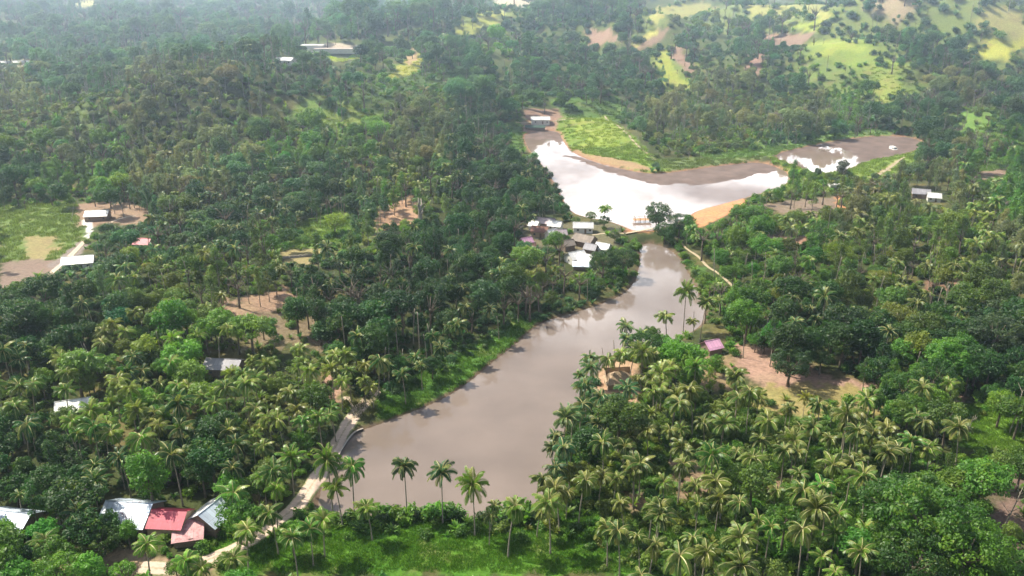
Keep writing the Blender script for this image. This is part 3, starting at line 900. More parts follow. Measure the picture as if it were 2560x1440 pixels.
def proto_palm(k):
    rg = np.random.default_rng(300 + k)
    hgt = 9.5 + 2.5 * rg.random()
    la = rg.random() * 6.283; lm = .3 + 1.3 * rg.random() ** 2
    def cp(f):
        return Vector((math.cos(la) * lm * f ** 1.8, math.sin(la) * lm * f ** 1.8, hgt * f))
    b = MB()
    fs = [-.06, 0, .12, .3, .5, .7, .88, 1.0]
    b.tube([cp(max(f, 0)) + Vector((0, 0, min(f, 0) * hgt)) for f in fs], [.27, .25, .17, .15, .135, .125, .12, .14], 8)
    trunk = b.mesh('palm_trunk', M['palmbark'], True)
    top = np.array(cp(1.0))
    Vs = []; lv = []; mi = []
    nf = 15 + int(rg.random() * 10)
    fsz = .78 + .3 * rg.random(); hang = R(rg.normal() * 8); sick = .2 + .6 * (k % 5 == 3)
    ga = 2.39996
    for i in range(nf):
        f = i / (nf - 1)                       # 0 = youngest upright, 1 = oldest hanging
        az = i * ga + rg.normal() * .18
        e0 = R(78 - 100 * f ** .85 + rg.normal() * 11) - hang
        bend = R(68 + 52 * rg.random() + 10 * f)
        L = 3.5 * fsz + 1.1 * rg.random() - (.9 if f < .12 else 0)
        L *= 1.0 - .12 * (f > .85)
        ns = 15
        tt = np.linspace(0, 1, ns)
        el = np.maximum(e0 - bend * tt ** 1.3, R(-86))
        ds = L / (ns - 1)
        hr = np.r_[0, np.cumsum(np.cos(el[:-1]) * ds)] + .12
        vz = np.r_[0, np.cumsum(np.sin(el[:-1]) * ds)]
        tw = rg.normal() * .5
        ca, sa = math.cos(az), math.sin(az)
        pos = np.stack([top[0] + ca * hr, top[1] + sa * hr, top[2] + vz], -1)
        tan = np.stack([ca * np.cos(el), sa * np.cos(el), np.sin(el)], -1)
        side = np.tile(np.array((-sa, ca, 0.0)), (ns, 1))
        up = np.cross(tan, side) * -1
        up[up[:, 2] < 0] *= 1
        cs, sn = math.cos(tw), math.sin(tw)
        side2 = side * cs + up * sn; up2 = up * cs - side * sn
        base_lv = .25 + .5 * rg.random() + (.15 if f < .2 else 0)
        dead = (f > .8 and rg.random() < sick)
        for j in range(1, ns - 1):
            for sgn in (-1, 1):
                for sub in (0, .5):
                    tj = tt[j] + sub / ns
                    prof = math.sin(math.pi * min(1, (tj * .92 + .1))) ** .55
                    ll = (.95 * prof + .12) * (.85 + .3 * rg.random())
                    p0 = pos[j] + tan[j] * ds * sub
                    droop = .35 + .35 * rg.random()
                    dv = side2[j] * sgn * .80 + tan[j] * .62 - up2[j] * (-.10) + np.array((0, 0, -droop))
                    dv /= np.linalg.norm(dv)
                    wv = tan[j] * .085
                    tip = p0 + dv * ll + np.array((0, 0, -.12 * ll))
                    mid = p0 + dv * ll * .55
                    Vs.append([p0 - wv * .8, mid - wv * 1.25, tip, mid + wv * 1.25, ] if sgn > 0 else [p0 + wv * .8, mid + wv * 1.25, tip, mid - wv * 1.25])
                    lv.append(min(1, base_lv + .25 * rg.random()) if not dead else 1.0)
                    mi.append(0)
        # midrib: thin two sided strip, upper and lower
        for j in range(ns - 1):
            w0 = .10 * (1 - tt[j]) + .018; w1 = .10 * (1 - tt[j + 1]) + .018
            for off in (side2, up2):
                Vs.append([pos[j] - off[j] * w0, pos[j + 1] - off[j + 1] * w1, pos[j + 1] + off[j + 1] * w1, pos[j] + off[j] * w0])
                lv.append(.5); mi.append(1)
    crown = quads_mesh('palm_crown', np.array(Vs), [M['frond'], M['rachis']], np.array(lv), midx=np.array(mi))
    # coconuts
    nb = MB()
    for i in range(9):
        a = rg.random() * 6.283; rr = .28 + .12 * rg.random(); zz = -.25 - .3 * rg.random()
        c = Vector(top) + Vector((math.cos(a) * rr, math.sin(a) * rr, zz))
        vsx = []; r0 = .15
        for th in (-.95, -.35, .35, .95):
            for q in range(5):
                vsx.append(c + Vector((math.cos(q * 1.2566) * math.cos(th * 1.4), math.sin(q * 1.2566) * math.cos(th * 1.4), math.sin(th * 1.4) * 1.2)) * r0)
        ff = [(u * 5 + q, u * 5 + (q + 1) % 5, (u + 1) * 5 + (q + 1) % 5, (u + 1) * 5 + q) for u in range(3) for q in range(5)]
        ff += [(4, 3, 2, 1, 0), (15, 16, 17, 18, 19)]
        nb.add(vsx, ff)
    nuts = nb.mesh('coconuts', M['coconut'], True)
    return crown, trunk, hgt, 3.6, nuts
def proto_shrub(k):
    rg = np.random.default_rng(400 + k)
    cl = []
    for i in range(7):
        a = rg.random() * 6.283; r = 1.1 * rg.random()
        cl.append((np.array((math.cos(a) * r, math.sin(a) * r, .5 + .7 * rg.random())), .55 + .4 * rg.random()))
    V, lv = leaf_cloud(rg, cl, 120, .27, upbias=.5)
    return quads_mesh('shrub_leaves', V, M['leaf'], lv)
def proto_bamboo(k):      # tall grassy / banana-like rosette
    rg = np.random.default_rng(450 + k)
    Vs = []; lv = []
    for i in range(16):
        az = rg.random() * 6.283; L = 1.4 + rg.random() * 1.0; e0 = R(50 + 35 * rg.random()); bend = R(70)
        ca, sa = math.cos(az), math.sin(az)
        p_ = np.array((ca * .1, sa * .1, .0)); w = .16 + .1 * rg.random()
        sd_ = np.array((-sa, ca, 0))
        for j in range(5):
            el = e0 - bend * (j / 5) ** 1.2
            q = p_ + np.array((ca * math.cos(el), sa * math.cos(el), math.sin(el))) * L / 5
            w0 = w * math.sin(math.pi * (.12 + .8 * j / 5)); w1 = w * math.sin(math.pi * (.12 + .8 * (j + 1) / 5))
            Vs.append([p_ - sd_ * w0, q - sd_ * w1, q + sd_ * w1, p_ + sd_ * w0]); lv.append(.4 + .5 * rg.random())
            p_ = q
    return quads_mesh('shrub_leaves', np.array(Vs), M['leaf'], np.array(lv))
def proto_grass(k):
    rg = np.random.default_rng(500 + k)
    n = 90
    a = rg.random(n) * 6.283; r = .9 * np.sqrt(rg.random(n))
    p0 = np.stack([np.cos(a) * r, np.sin(a) * r, np.full(n, -.08)], -1)
    d = rg.normal(size=(n, 3)) * .35; d[:, 2] = 1
    s = np.cross(d, rg.normal(size=(n, 3))); s /= np.linalg.norm(s, axis=1)[:, None]
    h_ = (.18 + .30 * rg.random(n))[:, None]
    w = .05
    V = np.stack([p0 - s * w, p0 + s * w, p0 + d * h_ + s * w * .3, p0 + d * h_ - s * w * .3], 1)
    return quads_mesh('grass_tuft', V, M['leaf'], rg.random(n))

NB, NS_, NP = 8, 7, 14
def proto_big(k):
    rg = np.random.default_rng(700 + k)
    hgt, rx, rz = 8.5, 4.6, 2.9
    cz = hgt - rz
    cl = fill_crown(rg, 60, 0, 0, cz, rx * .88, rz * .9, .45, 1.0)
    V, lv = leaf_cloud(rg, cl, 210, .21)
    crown = quads_mesh('tree_crown', V, M['leaf'], lv)
    b = MB(); top = Vector((0, 0, cz - rz * .45))
    b.tube([(0, 0, -.6), (.1, .05, 1.2), (.05, -.1, top.z * .6), top], [.34, .26, .22, .17], 8)
    for c, r in cl[::4]:
        c = Vector(c); b.tube([top * .8, top.lerp(c, .55) + Vector((0, 0, -.2)), c], [.11, .075, .03], 5)
    return crown, b.mesh('tree_trunk', M['bark'], True), hgt, rx
PB = [proto_broad(k) for k in range(NB)]
PS = [proto_slender(k) for k in range(NS_)]
PP = [proto_palm(k) for k in range(NP)]
PBIG = [proto_big(k) for k in range(3)]
SHR = [proto_shrub(k) for k in range(5)] + [proto_bamboo(k) for k in range(2)]
GRS = [proto_grass(k) for k in range(4)]

# ------------------------------------------------------------------ trees: where
def cells(px, py):
    ci = np.clip((px / 80).astype(int), 0, 31); ri = np.clip((py / 80).astype(int), 0, 17)
    return ri, ci
SPA = np.array([list(r) for r in SPEC]); TIA = np.array([list(r) for r in TINT])
def jitter_grid(x0, x1, y0, y1, sp):
    gx = np.arange(x0, x1, sp); gy = np.arange(y0, y1, sp)
    a, b_ = np.meshgrid(gx, gy)
    a = a + (np.arange(len(gy)) % 2)[:, None] * sp / 2
    a = a + rng.uniform(-.42, .42, a.shape) * sp; b_ = b_ + rng.uniform(-.42, .42, b_.shape) * sp
    return a.ravel(), b_.ravel()
def in_view(x, y, z, mx_=140, my=200):
    px, py, d = project(x, y, z)
    return (px > -mx_) & (px < PW + mx_) & (py > -60) & (py < PH + my) & (d > 10)
def pond_d(x, y):
    d = np.full(x.shape, 1e9)
    for P in PONDS: d = np.minimum(d, sdf(P, x, y))
    return d
CLR_CELLS = CLEAR
def blocked(px, py):
    r = np.zeros(px.shape, bool)
    for c in CLR_CELLS:
        lo = c.min(0); hi = c.max(0)
        m = (px >= lo[0]) & (px <= hi[0]) & (py >= lo[1]) & (py <= hi[1]) & ~r
        if m.any():
            r[m] = inside(c, px[m], py[m])
    return r
TREES = []     # (kind, x, y, z, scale, zscale, tint, rot, depth)
def try_place(x, y, hgt, rad_, sc, kind, slack=.75):
    """returns acceptance mask for trees of given height/radius"""
    z = height(x, y)
    pd = pond_d(x, y)
    ok = pd > (.8 if kind != 'S' else .4)
    hh = hgt * sc
    rr = rad_ * sc * slack
    jx = rng.normal(0, 5, x.shape); jy = rng.normal(0, 4, x.shape)
    for (dx, fz) in ((-.5, .85), (.5, .85), (0, 1.0), (0, .72), (-1, .75), (1, .75), (0, .45) if kind != 'p' else (0, .8)):
        a, b_, d = project(x + dx * rr, y, z + hh * fz)
        ok &= ~blocked(a + jx, b_ + jy)
    return ok, z
def near(x, y, tx, ty, d):
    return
# --- one pass over a fine jittered grid: every point picks a kind
def scatter(y0, y1, sp, kinds_allowed=None):
    xw = y1 * .66 + 30
    x, y = jitter_grid(-xw, xw, y0, y1, sp)
    m = np.abs(x) < y * .66 + 25
    x, y = x[m], y[m]
    z = height(x, y)
    m = in_view(x, y, z + 6)
    x, y, z = x[m], y[m], z[m]
    px, py, d = project(x, y, z + 8)
    ri, ci = cells(px + rng.normal(0, 14, px.shape), py + rng.normal(0, 10, px.shape))
    sp_ = SPA[ri, ci]; ti = TIA[ri, ci]
    u = rng.random(len(x))
    kind = np.full(len(x), '-')
    kind[(sp_ == 'b')] = 'b'
    kind[(sp_ == 'b') & (u < .10)] = 's'
    kind[(sp_ == 's')] = 's'
    kind[(sp_ == 's') & (u < .30)] = 'b'
    kind[(sp_ == 'b') & (u > .89)] = 'p'
    kind[(sp_ == 'm')] = 'b'
    kind[(sp_ == 'm') & (u < .40)] = 's'
    kind[(sp_ == 'm') & (u > .82) & (y < 700)] = 'p'
    kind[(sp_ == 's') & (u > .86) & (y < 700)] = 'p'
    kind[(sp_ == 'p')] = 'p'
    kind[(sp_ == 'p') & (u < .10)] = 'b'
    kind[(sp_ == 'p') & (u > .78)] = '-'
    kind[(sp_ == 'q')] = 'b'
    kind[(sp_ == 'q') & (u < .50)] = 'p'
    kind[(sp_ == 'o') & (u < .18)] = 'b'
    kind[(sp_ == 'o') & (u < .06)] = 's'
    return x, y, kind, ti
def hexs(kind, n):
    return {'b': .72 + .80 * rng.random(n) ** 2, 's': .78 + .42 * rng.random(n), 'p': .66 + .42 * rng.random(n)}[kind]
for (y0, y1, sp) in ((135, 250, 5.5), (250, 480, 6.2), (480, 860, 8.0), (860, 1450, 11.5), (1450, 2400, 17.0), (2400, 4600, 30.0)):
    x, y, kind, ti = scatter(y0, y1, sp)
    for k in 'bsp':
        m = kind == k
        if not m.any(): continue
        xs, ys, tis = x[m], y[m], ti[m]
        n = len(xs)
        sc = hexs(k, n)
        if y0 >= 480 and k == 'b': sc = sc * 1.2 * (.75 + .5 * rng.random(n))
        if y0 >= 860: sc = sc * (1.35 if y0 < 1450 else (1.8 if y0 < 2000 else 2.6)) * (.7 + .7 * rng.random(n))
        if k == 's' and y0 < 250: sc = sc * .85
        hg, rd = {'b': (9, 3.9), 's': (13, 2.5), 'p': (11.5, 3.2)}[k]
        ok, zs = try_place(xs, ys, hg, rd, sc, k)
        if y0 >= 480: ok &= fbm(xs / 70 + 9, ys / 70, 3) < .61
        # second chance as a small one
        for i in np.nonzero(ok)[0]:
            TREES.append((k, xs[i], ys[i], zs[i], sc[i], tis[i]))
        bad = np.nonzero(~ok)[0]
        if len(bad):
            sc2 = np.full(len(bad), .52) + .15 * rng.random(len(bad))
            ok2, z2 = try_place(xs[bad], ys[bad], hg if k != 's' else 9, rd, sc2, 'b')
            for q, i in enumerate(bad):
                if ok2[q] and rng.random() < .8:
                    TREES.append(('b' if k == 's' else k, xs[i], ys[i], z2[q], sc2[q], tis[i]))

# hand placed palms that stand out in the photo: crown pixel, height
HAND = [ # (crown px, crown py, height m, label)
 (1012,1168,12.5,'lone coconut palm with dark green crown standing out against the brown lake'),
 (1103,1186,12.0,'coconut palm against the brown lake, right of the lone dark-crowned palm'),
 (1185,1215,12.0,'loose grey-green coconut palm at the lower bank of the lake'),
 (822,1155,11.5,'spreading coconut palm overhanging the pale dirt dam road'),
 (878,1172,11.5,'coconut palm reaching over the lake at the dam corner'),
 (848,1215,10.0,'bright green coconut palm in front of the lake beside the dam'),
 (590,1228,9.5,'coconut palm in front of the blue-white roof beside the dam road'),
 (925,1268,8.0,'low coconut palm on the lower bank left of the lone dark-crowned palm'),
 (1270,1270,11.5,'coconut palm on the green field edge with thin tall trunk at the lake foot'),
 (1378,1262,11.5,'yellowish coconut palm on the field edge below the lake corner'),
 (1450,1195,13.0,'tall straight pale-trunked coconut palm on the field right of the lake foot'),
 (735,1345,9.5,'wide coconut palm beside the dirt road on the lower green field'),
 (685,1285,9.5,'coconut palm beside the dirt road where it leaves the dam'),
 (610,1335,9.0,'coconut palm over the dirt road below the blue-white roof'),
 (362,1362,7.5,'coconut palm below the crimson roofed house'),
 (100,1352,7.5,'coconut palm below the leftmost blue-white roof'),
 (572,1398,7.5,'dark coconut palm beside the striped pink roof'),
 (1558,812,9.0,'coconut palm leaning over the lake beside the rounded dark green tree'),
 (1478,892,10.0,'coconut palm crown against the lake above the tan hut'),
 (1467,962,11.0,'coconut palm on the right lake bank beside the tan hut'),
 (1410,1045,11.0,'coconut palm hanging out over the right lake bank'),
 (1525,900,9.0,'coconut palm with drooping fronds over the tan hut'),
 (1670,790,9.5,'grey coconut palm at the water edge below the narrow end of the lake'),
 (1715,730,10.0,'coconut palm leaning at the water edge beside the embankment path'),
 (1145,440,11.0,'tall coconut palm rising above the dark wood left of the white ponds'),
 (1510,520,9.0,'single small palm in front of the white pond'),
 (2065,745,11.0,'yellow-green coconut palm with long bare trunk on the right slope'),
 (2222,830,10.0,'pale sparse coconut palm on the right slope beside a white pole trunk'),
 (1990,810,10.0,'grey drooping coconut palm above the bare red yard'),
 (1010,430,11.0,'brownish coconut palm above the bare orange clearing'),
 (880,450,12.0,'tall brownish palm, one of the clump above the orange clearing'),
 (850,460,12.0,'leaning palm of the clump above the orange clearing'),
 (960,460,11.5,'palm with long white trunk above the orange clearing'),
 (910,500,11.5,'palm with bare trunk left of the orange clearing'),
 (160,975,9.5,'yellow-green coconut palm above the white roof on the left'),
 (335,890,10.0,'large golden-green coconut palm left of the grey roof'),
 (580,1075,11.0,'large coconut palm crown in the left grove'),
 (680,1180,11.0,'coconut palm with hanging fronds above the silver roofed houses'),
 (1850,1330,10.0,'golden coconut palm in the front of the right grove'),
 (2010,1330,10.0,'broad yellow-ribbed coconut palm in front of the lush round trees'),
 (1760,1380,9.5,'coconut palm with star of pale ribs at the bottom right of the grove'),
 (2160,1380,9.5,'pale coconut palm below the lush round trees'),
]
hand_list = []
for (cx_, cy_, hh, lab) in HAND:
    hh = min(hh, 12) * 1.02
    x, y, z = G(cx_, cy_, hh)
    if pond_d(np.array([x]), np.array([y]))[0] < .6:      # walk back to the near bank
        for _ in range(80):
            y -= .8
            if pond_d(np.array([x]), np.array([y]))[0] > .8: break
        z = H1(x, y)
        dd = pdir(cx_, cy_); tq = y / dd[1]
        x = dd[0] * tq
        hh = min(17.5, max(8.0, CAMH + dd[2] * tq - H1(x, y)))
        z = H1(x, y)
    hand_list.append((x, y, z, hh, lab, cx_, cy_))
hx = np.array([h[0] for h in hand_list]); hy = np.array([h[1] for h in hand_list])
hpx = np.array([h[5] for h in hand_list]); hpy = np.array([h[6] for h in hand_list])
keep = []
for tr in TREES:
    if np.min(np.hypot(hx - tr[1], hy - tr[2])) < 3.2: continue
    # nothing tall right in front of a hand placed crown
    top = tr[3] + tr[4] * {'b': 8, 's': 12, 'p': 11}[tr[0]]
    a, b_, d = project(tr[1], tr[2], top)
    sc_ = FPX / d
    if np.any((np.abs(a - hpx) < 3.0 * sc_) & (np.abs(b_ - hpy) < 2.5 * sc_) & (tr[2] < hy + 1) & (rng.random() < .75)): continue
    keep.append(tr)
TREES = keep
print('TREES', len(TREES), {k: sum(1 for t_ in TREES if t_[0] == k) for k in 'bsp'})

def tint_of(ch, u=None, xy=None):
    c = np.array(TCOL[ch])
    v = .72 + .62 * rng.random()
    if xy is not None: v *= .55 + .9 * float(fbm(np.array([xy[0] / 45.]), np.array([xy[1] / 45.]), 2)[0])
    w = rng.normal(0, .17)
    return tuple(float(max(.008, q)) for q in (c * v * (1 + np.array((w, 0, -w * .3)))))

def area_of(px, py):
    if py > 1225 and px < 720: return 'among the metal-roofed houses at the lower left'
    if py > 1270 and px < 1560: return 'along the bright green field below the lake'
    if py > 980 and px > 1300 and px < 2100: return 'in the dense coconut grove right of the lake'
    if py > 980 and px >= 2100: return 'beside the lush round trees at the lower right'
    if py > 840 and px < 1000: return 'in the coconut grove left of the dam road'
    if py > 560 and px < 700: return 'on the shaded slope below the left meadow'
    if py > 700 and px < 1400: return 'on the wooded left bank of the lake'
    if py > 560 and px < 1500: return 'in the dark wood between the orange clearing and the hamlet'
    if py > 700: return 'on the wooded slope above the bare red yard'
    if py > 440 and px > 1500: return 'on the wooded slope right of the white ponds'
    if px < 1300 and py > 240: return 'on the hill wood left of the white ponds'
    if py > 240: return 'in the pale wood behind the white ponds'
    return 'on the hazy hills in the distance'
TDESC = {'v': 'fresh green', 'd': 'dark green', 't': 'dull blue-green', 'o': 'olive green', 'g': 'grey-brown'}
KN = {'b': ('broadleaf_tree', 'broadleaf tree'), 's': ('slender_tree', 'slender tree'), 'p': ('coconut_palm', 'coconut palm')}
def link(name, me_, parent):
    o = bpy.data.objects.new(name, me_); COL.objects.link(o); o.parent = parent
    return o
SRC = {}
def plant(kind, x, y, z, sc, zsc, tint, label, group, var=None, big=False):
    nvar = {'b': NB, 's': NS_, 'p': NP}[kind]
    v = int(rng.integers(nvar)) if var is None else var
    pr = {'b': PB, 's': PS, 'p': PP}[kind][v]
    if big: pr = PBIG[v % 3]
    root = empty(KN[kind][0], (x, y, z), float(rng.random() * 6.283), (sc, sc, sc * zsc))
    tag(root, label, 'tree' if kind != 'p' else 'palm tree', group)
    c = link('crown', pr[0], root); c['tint'] = tint
    tk = link('trunk', pr[1], root)
    if not big: SRC.setdefault((kind, v), (c, tk))
    return root
for (x, y, z, hh, lab, cx_, cy_) in hand_list:
    ri, ci = cells(np.array([cx_]), np.array([cy_]))
    v = int(rng.integers(NP))
    s0 = .92 + .12 * rng.random()
    plant('p', x, y, z, s0, hh / (PP[v][2] * s0), tint_of(TIA[ri[0], ci[0]]), lab, None, v)

# broad trees that stand out: (crown px, crown py, scale, tint, label)
HANDB = [
 (1612,860,1.15,(.03,.085,.012),'rounded dark green tree at the lake edge right of the leaning palm'),
 (1648,525,1.25,(.045,.10,.03),'tall green tree on the dam between the white pond and the lake'),
 (1700,550,1.05,(.04,.09,.035),'bushy tree right of the tall green tree on the dam'),
 (1560,640,1.1,(.035,.08,.02),'dense green tree beside the narrow end of the lake'),
 (1510,645,1.05,(.035,.08,.022),'dense tree just below the white V-shaped roof'),
 (1478,536,.50,(.07,.14,.02),'small bright tree between the long white roof and the white pond'),
 (1512,548,.55,(.05,.11,.02),'bushy small tree left of the footbridge at the pond edge'),
 (1440,548,.42,(.08,.15,.02),'little green tree behind the left end of the long white roof'),
 (1408,592,.5,(.05,.12,.02),'small round tree in the middle of the hamlet roofs'),
 (1536,585,.5,(.06,.10,.03),'grey-green small tree beside the square white roof'),
 (1662,570,.9,(.04,.10,.02),'low dense tree below the tall green tree on the dam'),
 (1625,520,.8,(.06,.12,.03),'light tree on the left side of the tall green tree on the dam'),
 (1978,895,1.15,(.03,.07,.02),'dark round tree standing in the middle of the bare red yard'),
 (2330,1270,1.9,(.05,.13,.012),'huge lush tree with glossy leaf clumps at the lower right'),
 (2420,1350,1.6,(.075,.17,.012),'bright green rounded tree in front of the huge lush tree'),
 (2250,1240,1.5,(.04,.11,.012),'lush tree left of the huge glossy-leaved tree'),
 (2290,1380,1.4,(.03,.08,.012),'dark tree in front below the huge lush tree'),
 (2340,930,1.2,(.03,.09,.012),'vivid dark tree at the right end of the bare red yard'),
 (2260,960,1.1,(.045,.12,.014),'bright rounded tree at the right end of the bare red yard'),
 (150,1428,1.1,(.085,.19,.014),'bright yellow-green round tree at the bottom left corner'),
 (240,1352,.8,(.06,.12,.02),'bushy tree with yellow flowers left of the purple branches'),
 (300,455,1.2,(.16,.25,.02),'lime green tree above the white-roofed house on the left'),
 (2095,630,1.2,(.14,.20,.02),'lime green round tree on the right slope'),
 (835,548,1.0,(.20,.28,.02),'lime green tree left of the orange clearing'),
 (1942,293,1.05,(.22,.18,.17),'round mauve-grey tree in the wood behind the ponds'),
 (2490,820,1.5,(.05,.085,.035),'grey-green rounded tree at the right edge'),
 (130,50,1.9,(.02,.05,.05),'large dark tree in the far blue haze at the upper left'),
 (80,130,1.6,(.025,.055,.04),'dark tree beside the far white roofs at the left'),
 (900,130,1.3,(.015,.05,.035),'dark conical tree on the lawn of the far white house'),
 (2340,345,1.3,(.05,.10,.03),'tall rounded tree right of the far pond'),
 (2110,410,.9,(.07,.09,.05),'small grey-green tree in front of the far pond'),
]
HB_pos = []
for (cx_, cy_, s0, tn, lab) in HANDB:
    s0 *= 1.22
    v = int(rng.integers(NB))
    x, y, z = G(cx_, cy_, 6.3 * s0)
    if pond_d(np.array([x]), np.array([y]))[0] < .6:
        for _ in range(80):
            y -= .8
            if pond_d(np.array([x]), np.array([y]))[0] > .8: break
        z = H1(x, y)
    HB_pos.append((x, y, s0 * 3.4))
    plant('b', x, y, z, s0, 1.0, tn, lab, None, v, big=(cy_ > 480))
TREES = [t_ for t_ in TREES if not any(math.hypot(t_[1] - a, t_[2] - b_) < r * .8 for a, b_, r in HB_pos)]

LAND = [('the central dark hill',1150,380),('the brown hill track',270,330),('the tall pale wood',720,280),('the grassy hillside',600,420),('the brown palm clump',860,460),('the upper hill slope',450,380),('the left hill edge',80,420),('the dark pondside wood',1250,440),('the pond meadow wood',1700,290),('the wood behind ponds',1950,280),
 ('the crimson roofed house',425,1290),('the large blue-white roof',325,1270),('the leftmost blue-white roof',20,1290),('the grey roofed house',560,905),
 ('the left white roof',180,1008),('the dam road bend',860,1090),('the dam road fork',900,1000),('the dam road end',745,1260),('the field road',600,1370),
 ('the lone lake palm',1012,1190),('the lake foot',1200,1260),('the lake mouth corner',1370,1200),('the bottom green field',1200,1400),('the right bank palms',1400,1060),
 ('the tan thatched hut',1548,938),('the lilac hut',1779,856),('the bare red yard',1930,920),('the red yard end',2180,970),('the huge lush tree',2330,1270),
 ('the forked white tree',2520,1040),('the grove middle',1750,1150),('the grove front',1800,1350),('the grove right part',2080,1150),('the dark soil patch',2520,1250),
 ('the left lake bank',1180,950),('the upper left bank',1380,790),('the dense green wood',1000,720),('the bare brown slope',640,770),('the orange clearing',990,540),
 ('the small crimson roof',358,600),('the meadow white house',243,535),('the track white house',195,645),('the left meadow',90,590),('the garden wall',740,645),
 ('the hamlet',1420,600),('the narrow lake end',1620,640),('the embankment path',1770,665),('the orange bank',1800,535),('the right grey roof',2303,476),
 ('the far pond',2080,390),('the white pond',1560,500),('the pond-head house',1351,294),('the lime round tree',2095,630),('the pond meadow',1500,350),
 ('the left edge slope',60,800),('the right edge slope',2500,680),('the middle right slope',2250,800),('the left grove',350,980),('the shaded left slope',250,1130),
 ('the central left grove',650,1050),('the lime left tree',300,455),('the far white villa',782,115),('the hill meadow',2150,180),('the ridge lawn',880,300),('the bottom right corner',2500,1420),('the bottom left tree',150,1415)]
NUMW = ['first','second','third','fourth','fifth','sixth','seventh','eighth','ninth','tenth','eleventh','twelfth','thirteenth','fourteenth','fifteenth','sixteenth','seventeenth','eighteenth','nineteenth','twentieth']
rest = {'b': [], 's': [], 'p': []}
LIM = {'b': 300 - len(HANDB), 's': 300, 'p': 300 - len(HAND)}
cnt = {'b': 0, 's': 0, 'p': 0}
TREES.sort(key=lambda t_: t_[2])
chosen = []
for (k, x, y, z, sc, ti) in TREES:
    px, py, d = project(x, y, z + {'b': 6, 's': 9, 'p': 11}[k] * sc)
    vis = (-5 < px < PW + 5) and (-5 < py < PH + 5)
    if vis and cnt[k] < LIM[k]:
        cnt[k] += 1
        chosen.append((k, x, y, z, sc, ti, float(px), float(py)))
    else:
        far_light = 1.0 + .35 * float(sm(480, 900, np.array([y]))[0])  # far light and haze put into the crown colour, paler with distance
        rest[k].append((x, y, z, sc, tuple(q * far_light for q in tint_of(ti, xy=(x, y)))))
fam = {}
for c_ in chosen:
    k, px, py = c_[0], c_[6], c_[7]
    L_ = min(LAND, key=lambda q: math.hypot((q[1] - px), (q[2] - py) * 1.3))
    dx, dy = px - L_[1], (py - L_[2]) * 1.3
    rel = ('right of' if dx > 0 else 'left of') if abs(dx) > abs(dy) else ('below' if dy > 0 else 'above')
    fam.setdefault((k, c_[5], rel, L_[0]), []).append(c_)
for (k, ti, rel, ln), lst in fam.items():
    lst.sort(key=lambda q: q[6])
    for i, (_, x, y, z, sc, _t, px, py) in enumerate(lst):
        core = '%s %s %s %s' % (TDESC[ti], KN[k][1], rel, ln)
        if len(lst) == 1: lab = core
        elif len(lst) == 2: lab = ('left' if i == 0 else 'right') + ' one of two ' + core.replace(KN[k][1], KN[k][1] + 's')
        else: lab = (NUMW[i] + ' from the left of the ' if i <= len(lst) // 2 and i < 20 else NUMW[min(len(lst) - 1 - i, 19)] + ' from the right of the ') + core.replace(KN[k][1], KN[k][1] + 's')
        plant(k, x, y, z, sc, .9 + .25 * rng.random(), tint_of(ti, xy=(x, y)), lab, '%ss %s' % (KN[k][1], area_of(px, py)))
print('IND', cnt, 'REST', {k: len(v) for k, v in rest.items()})

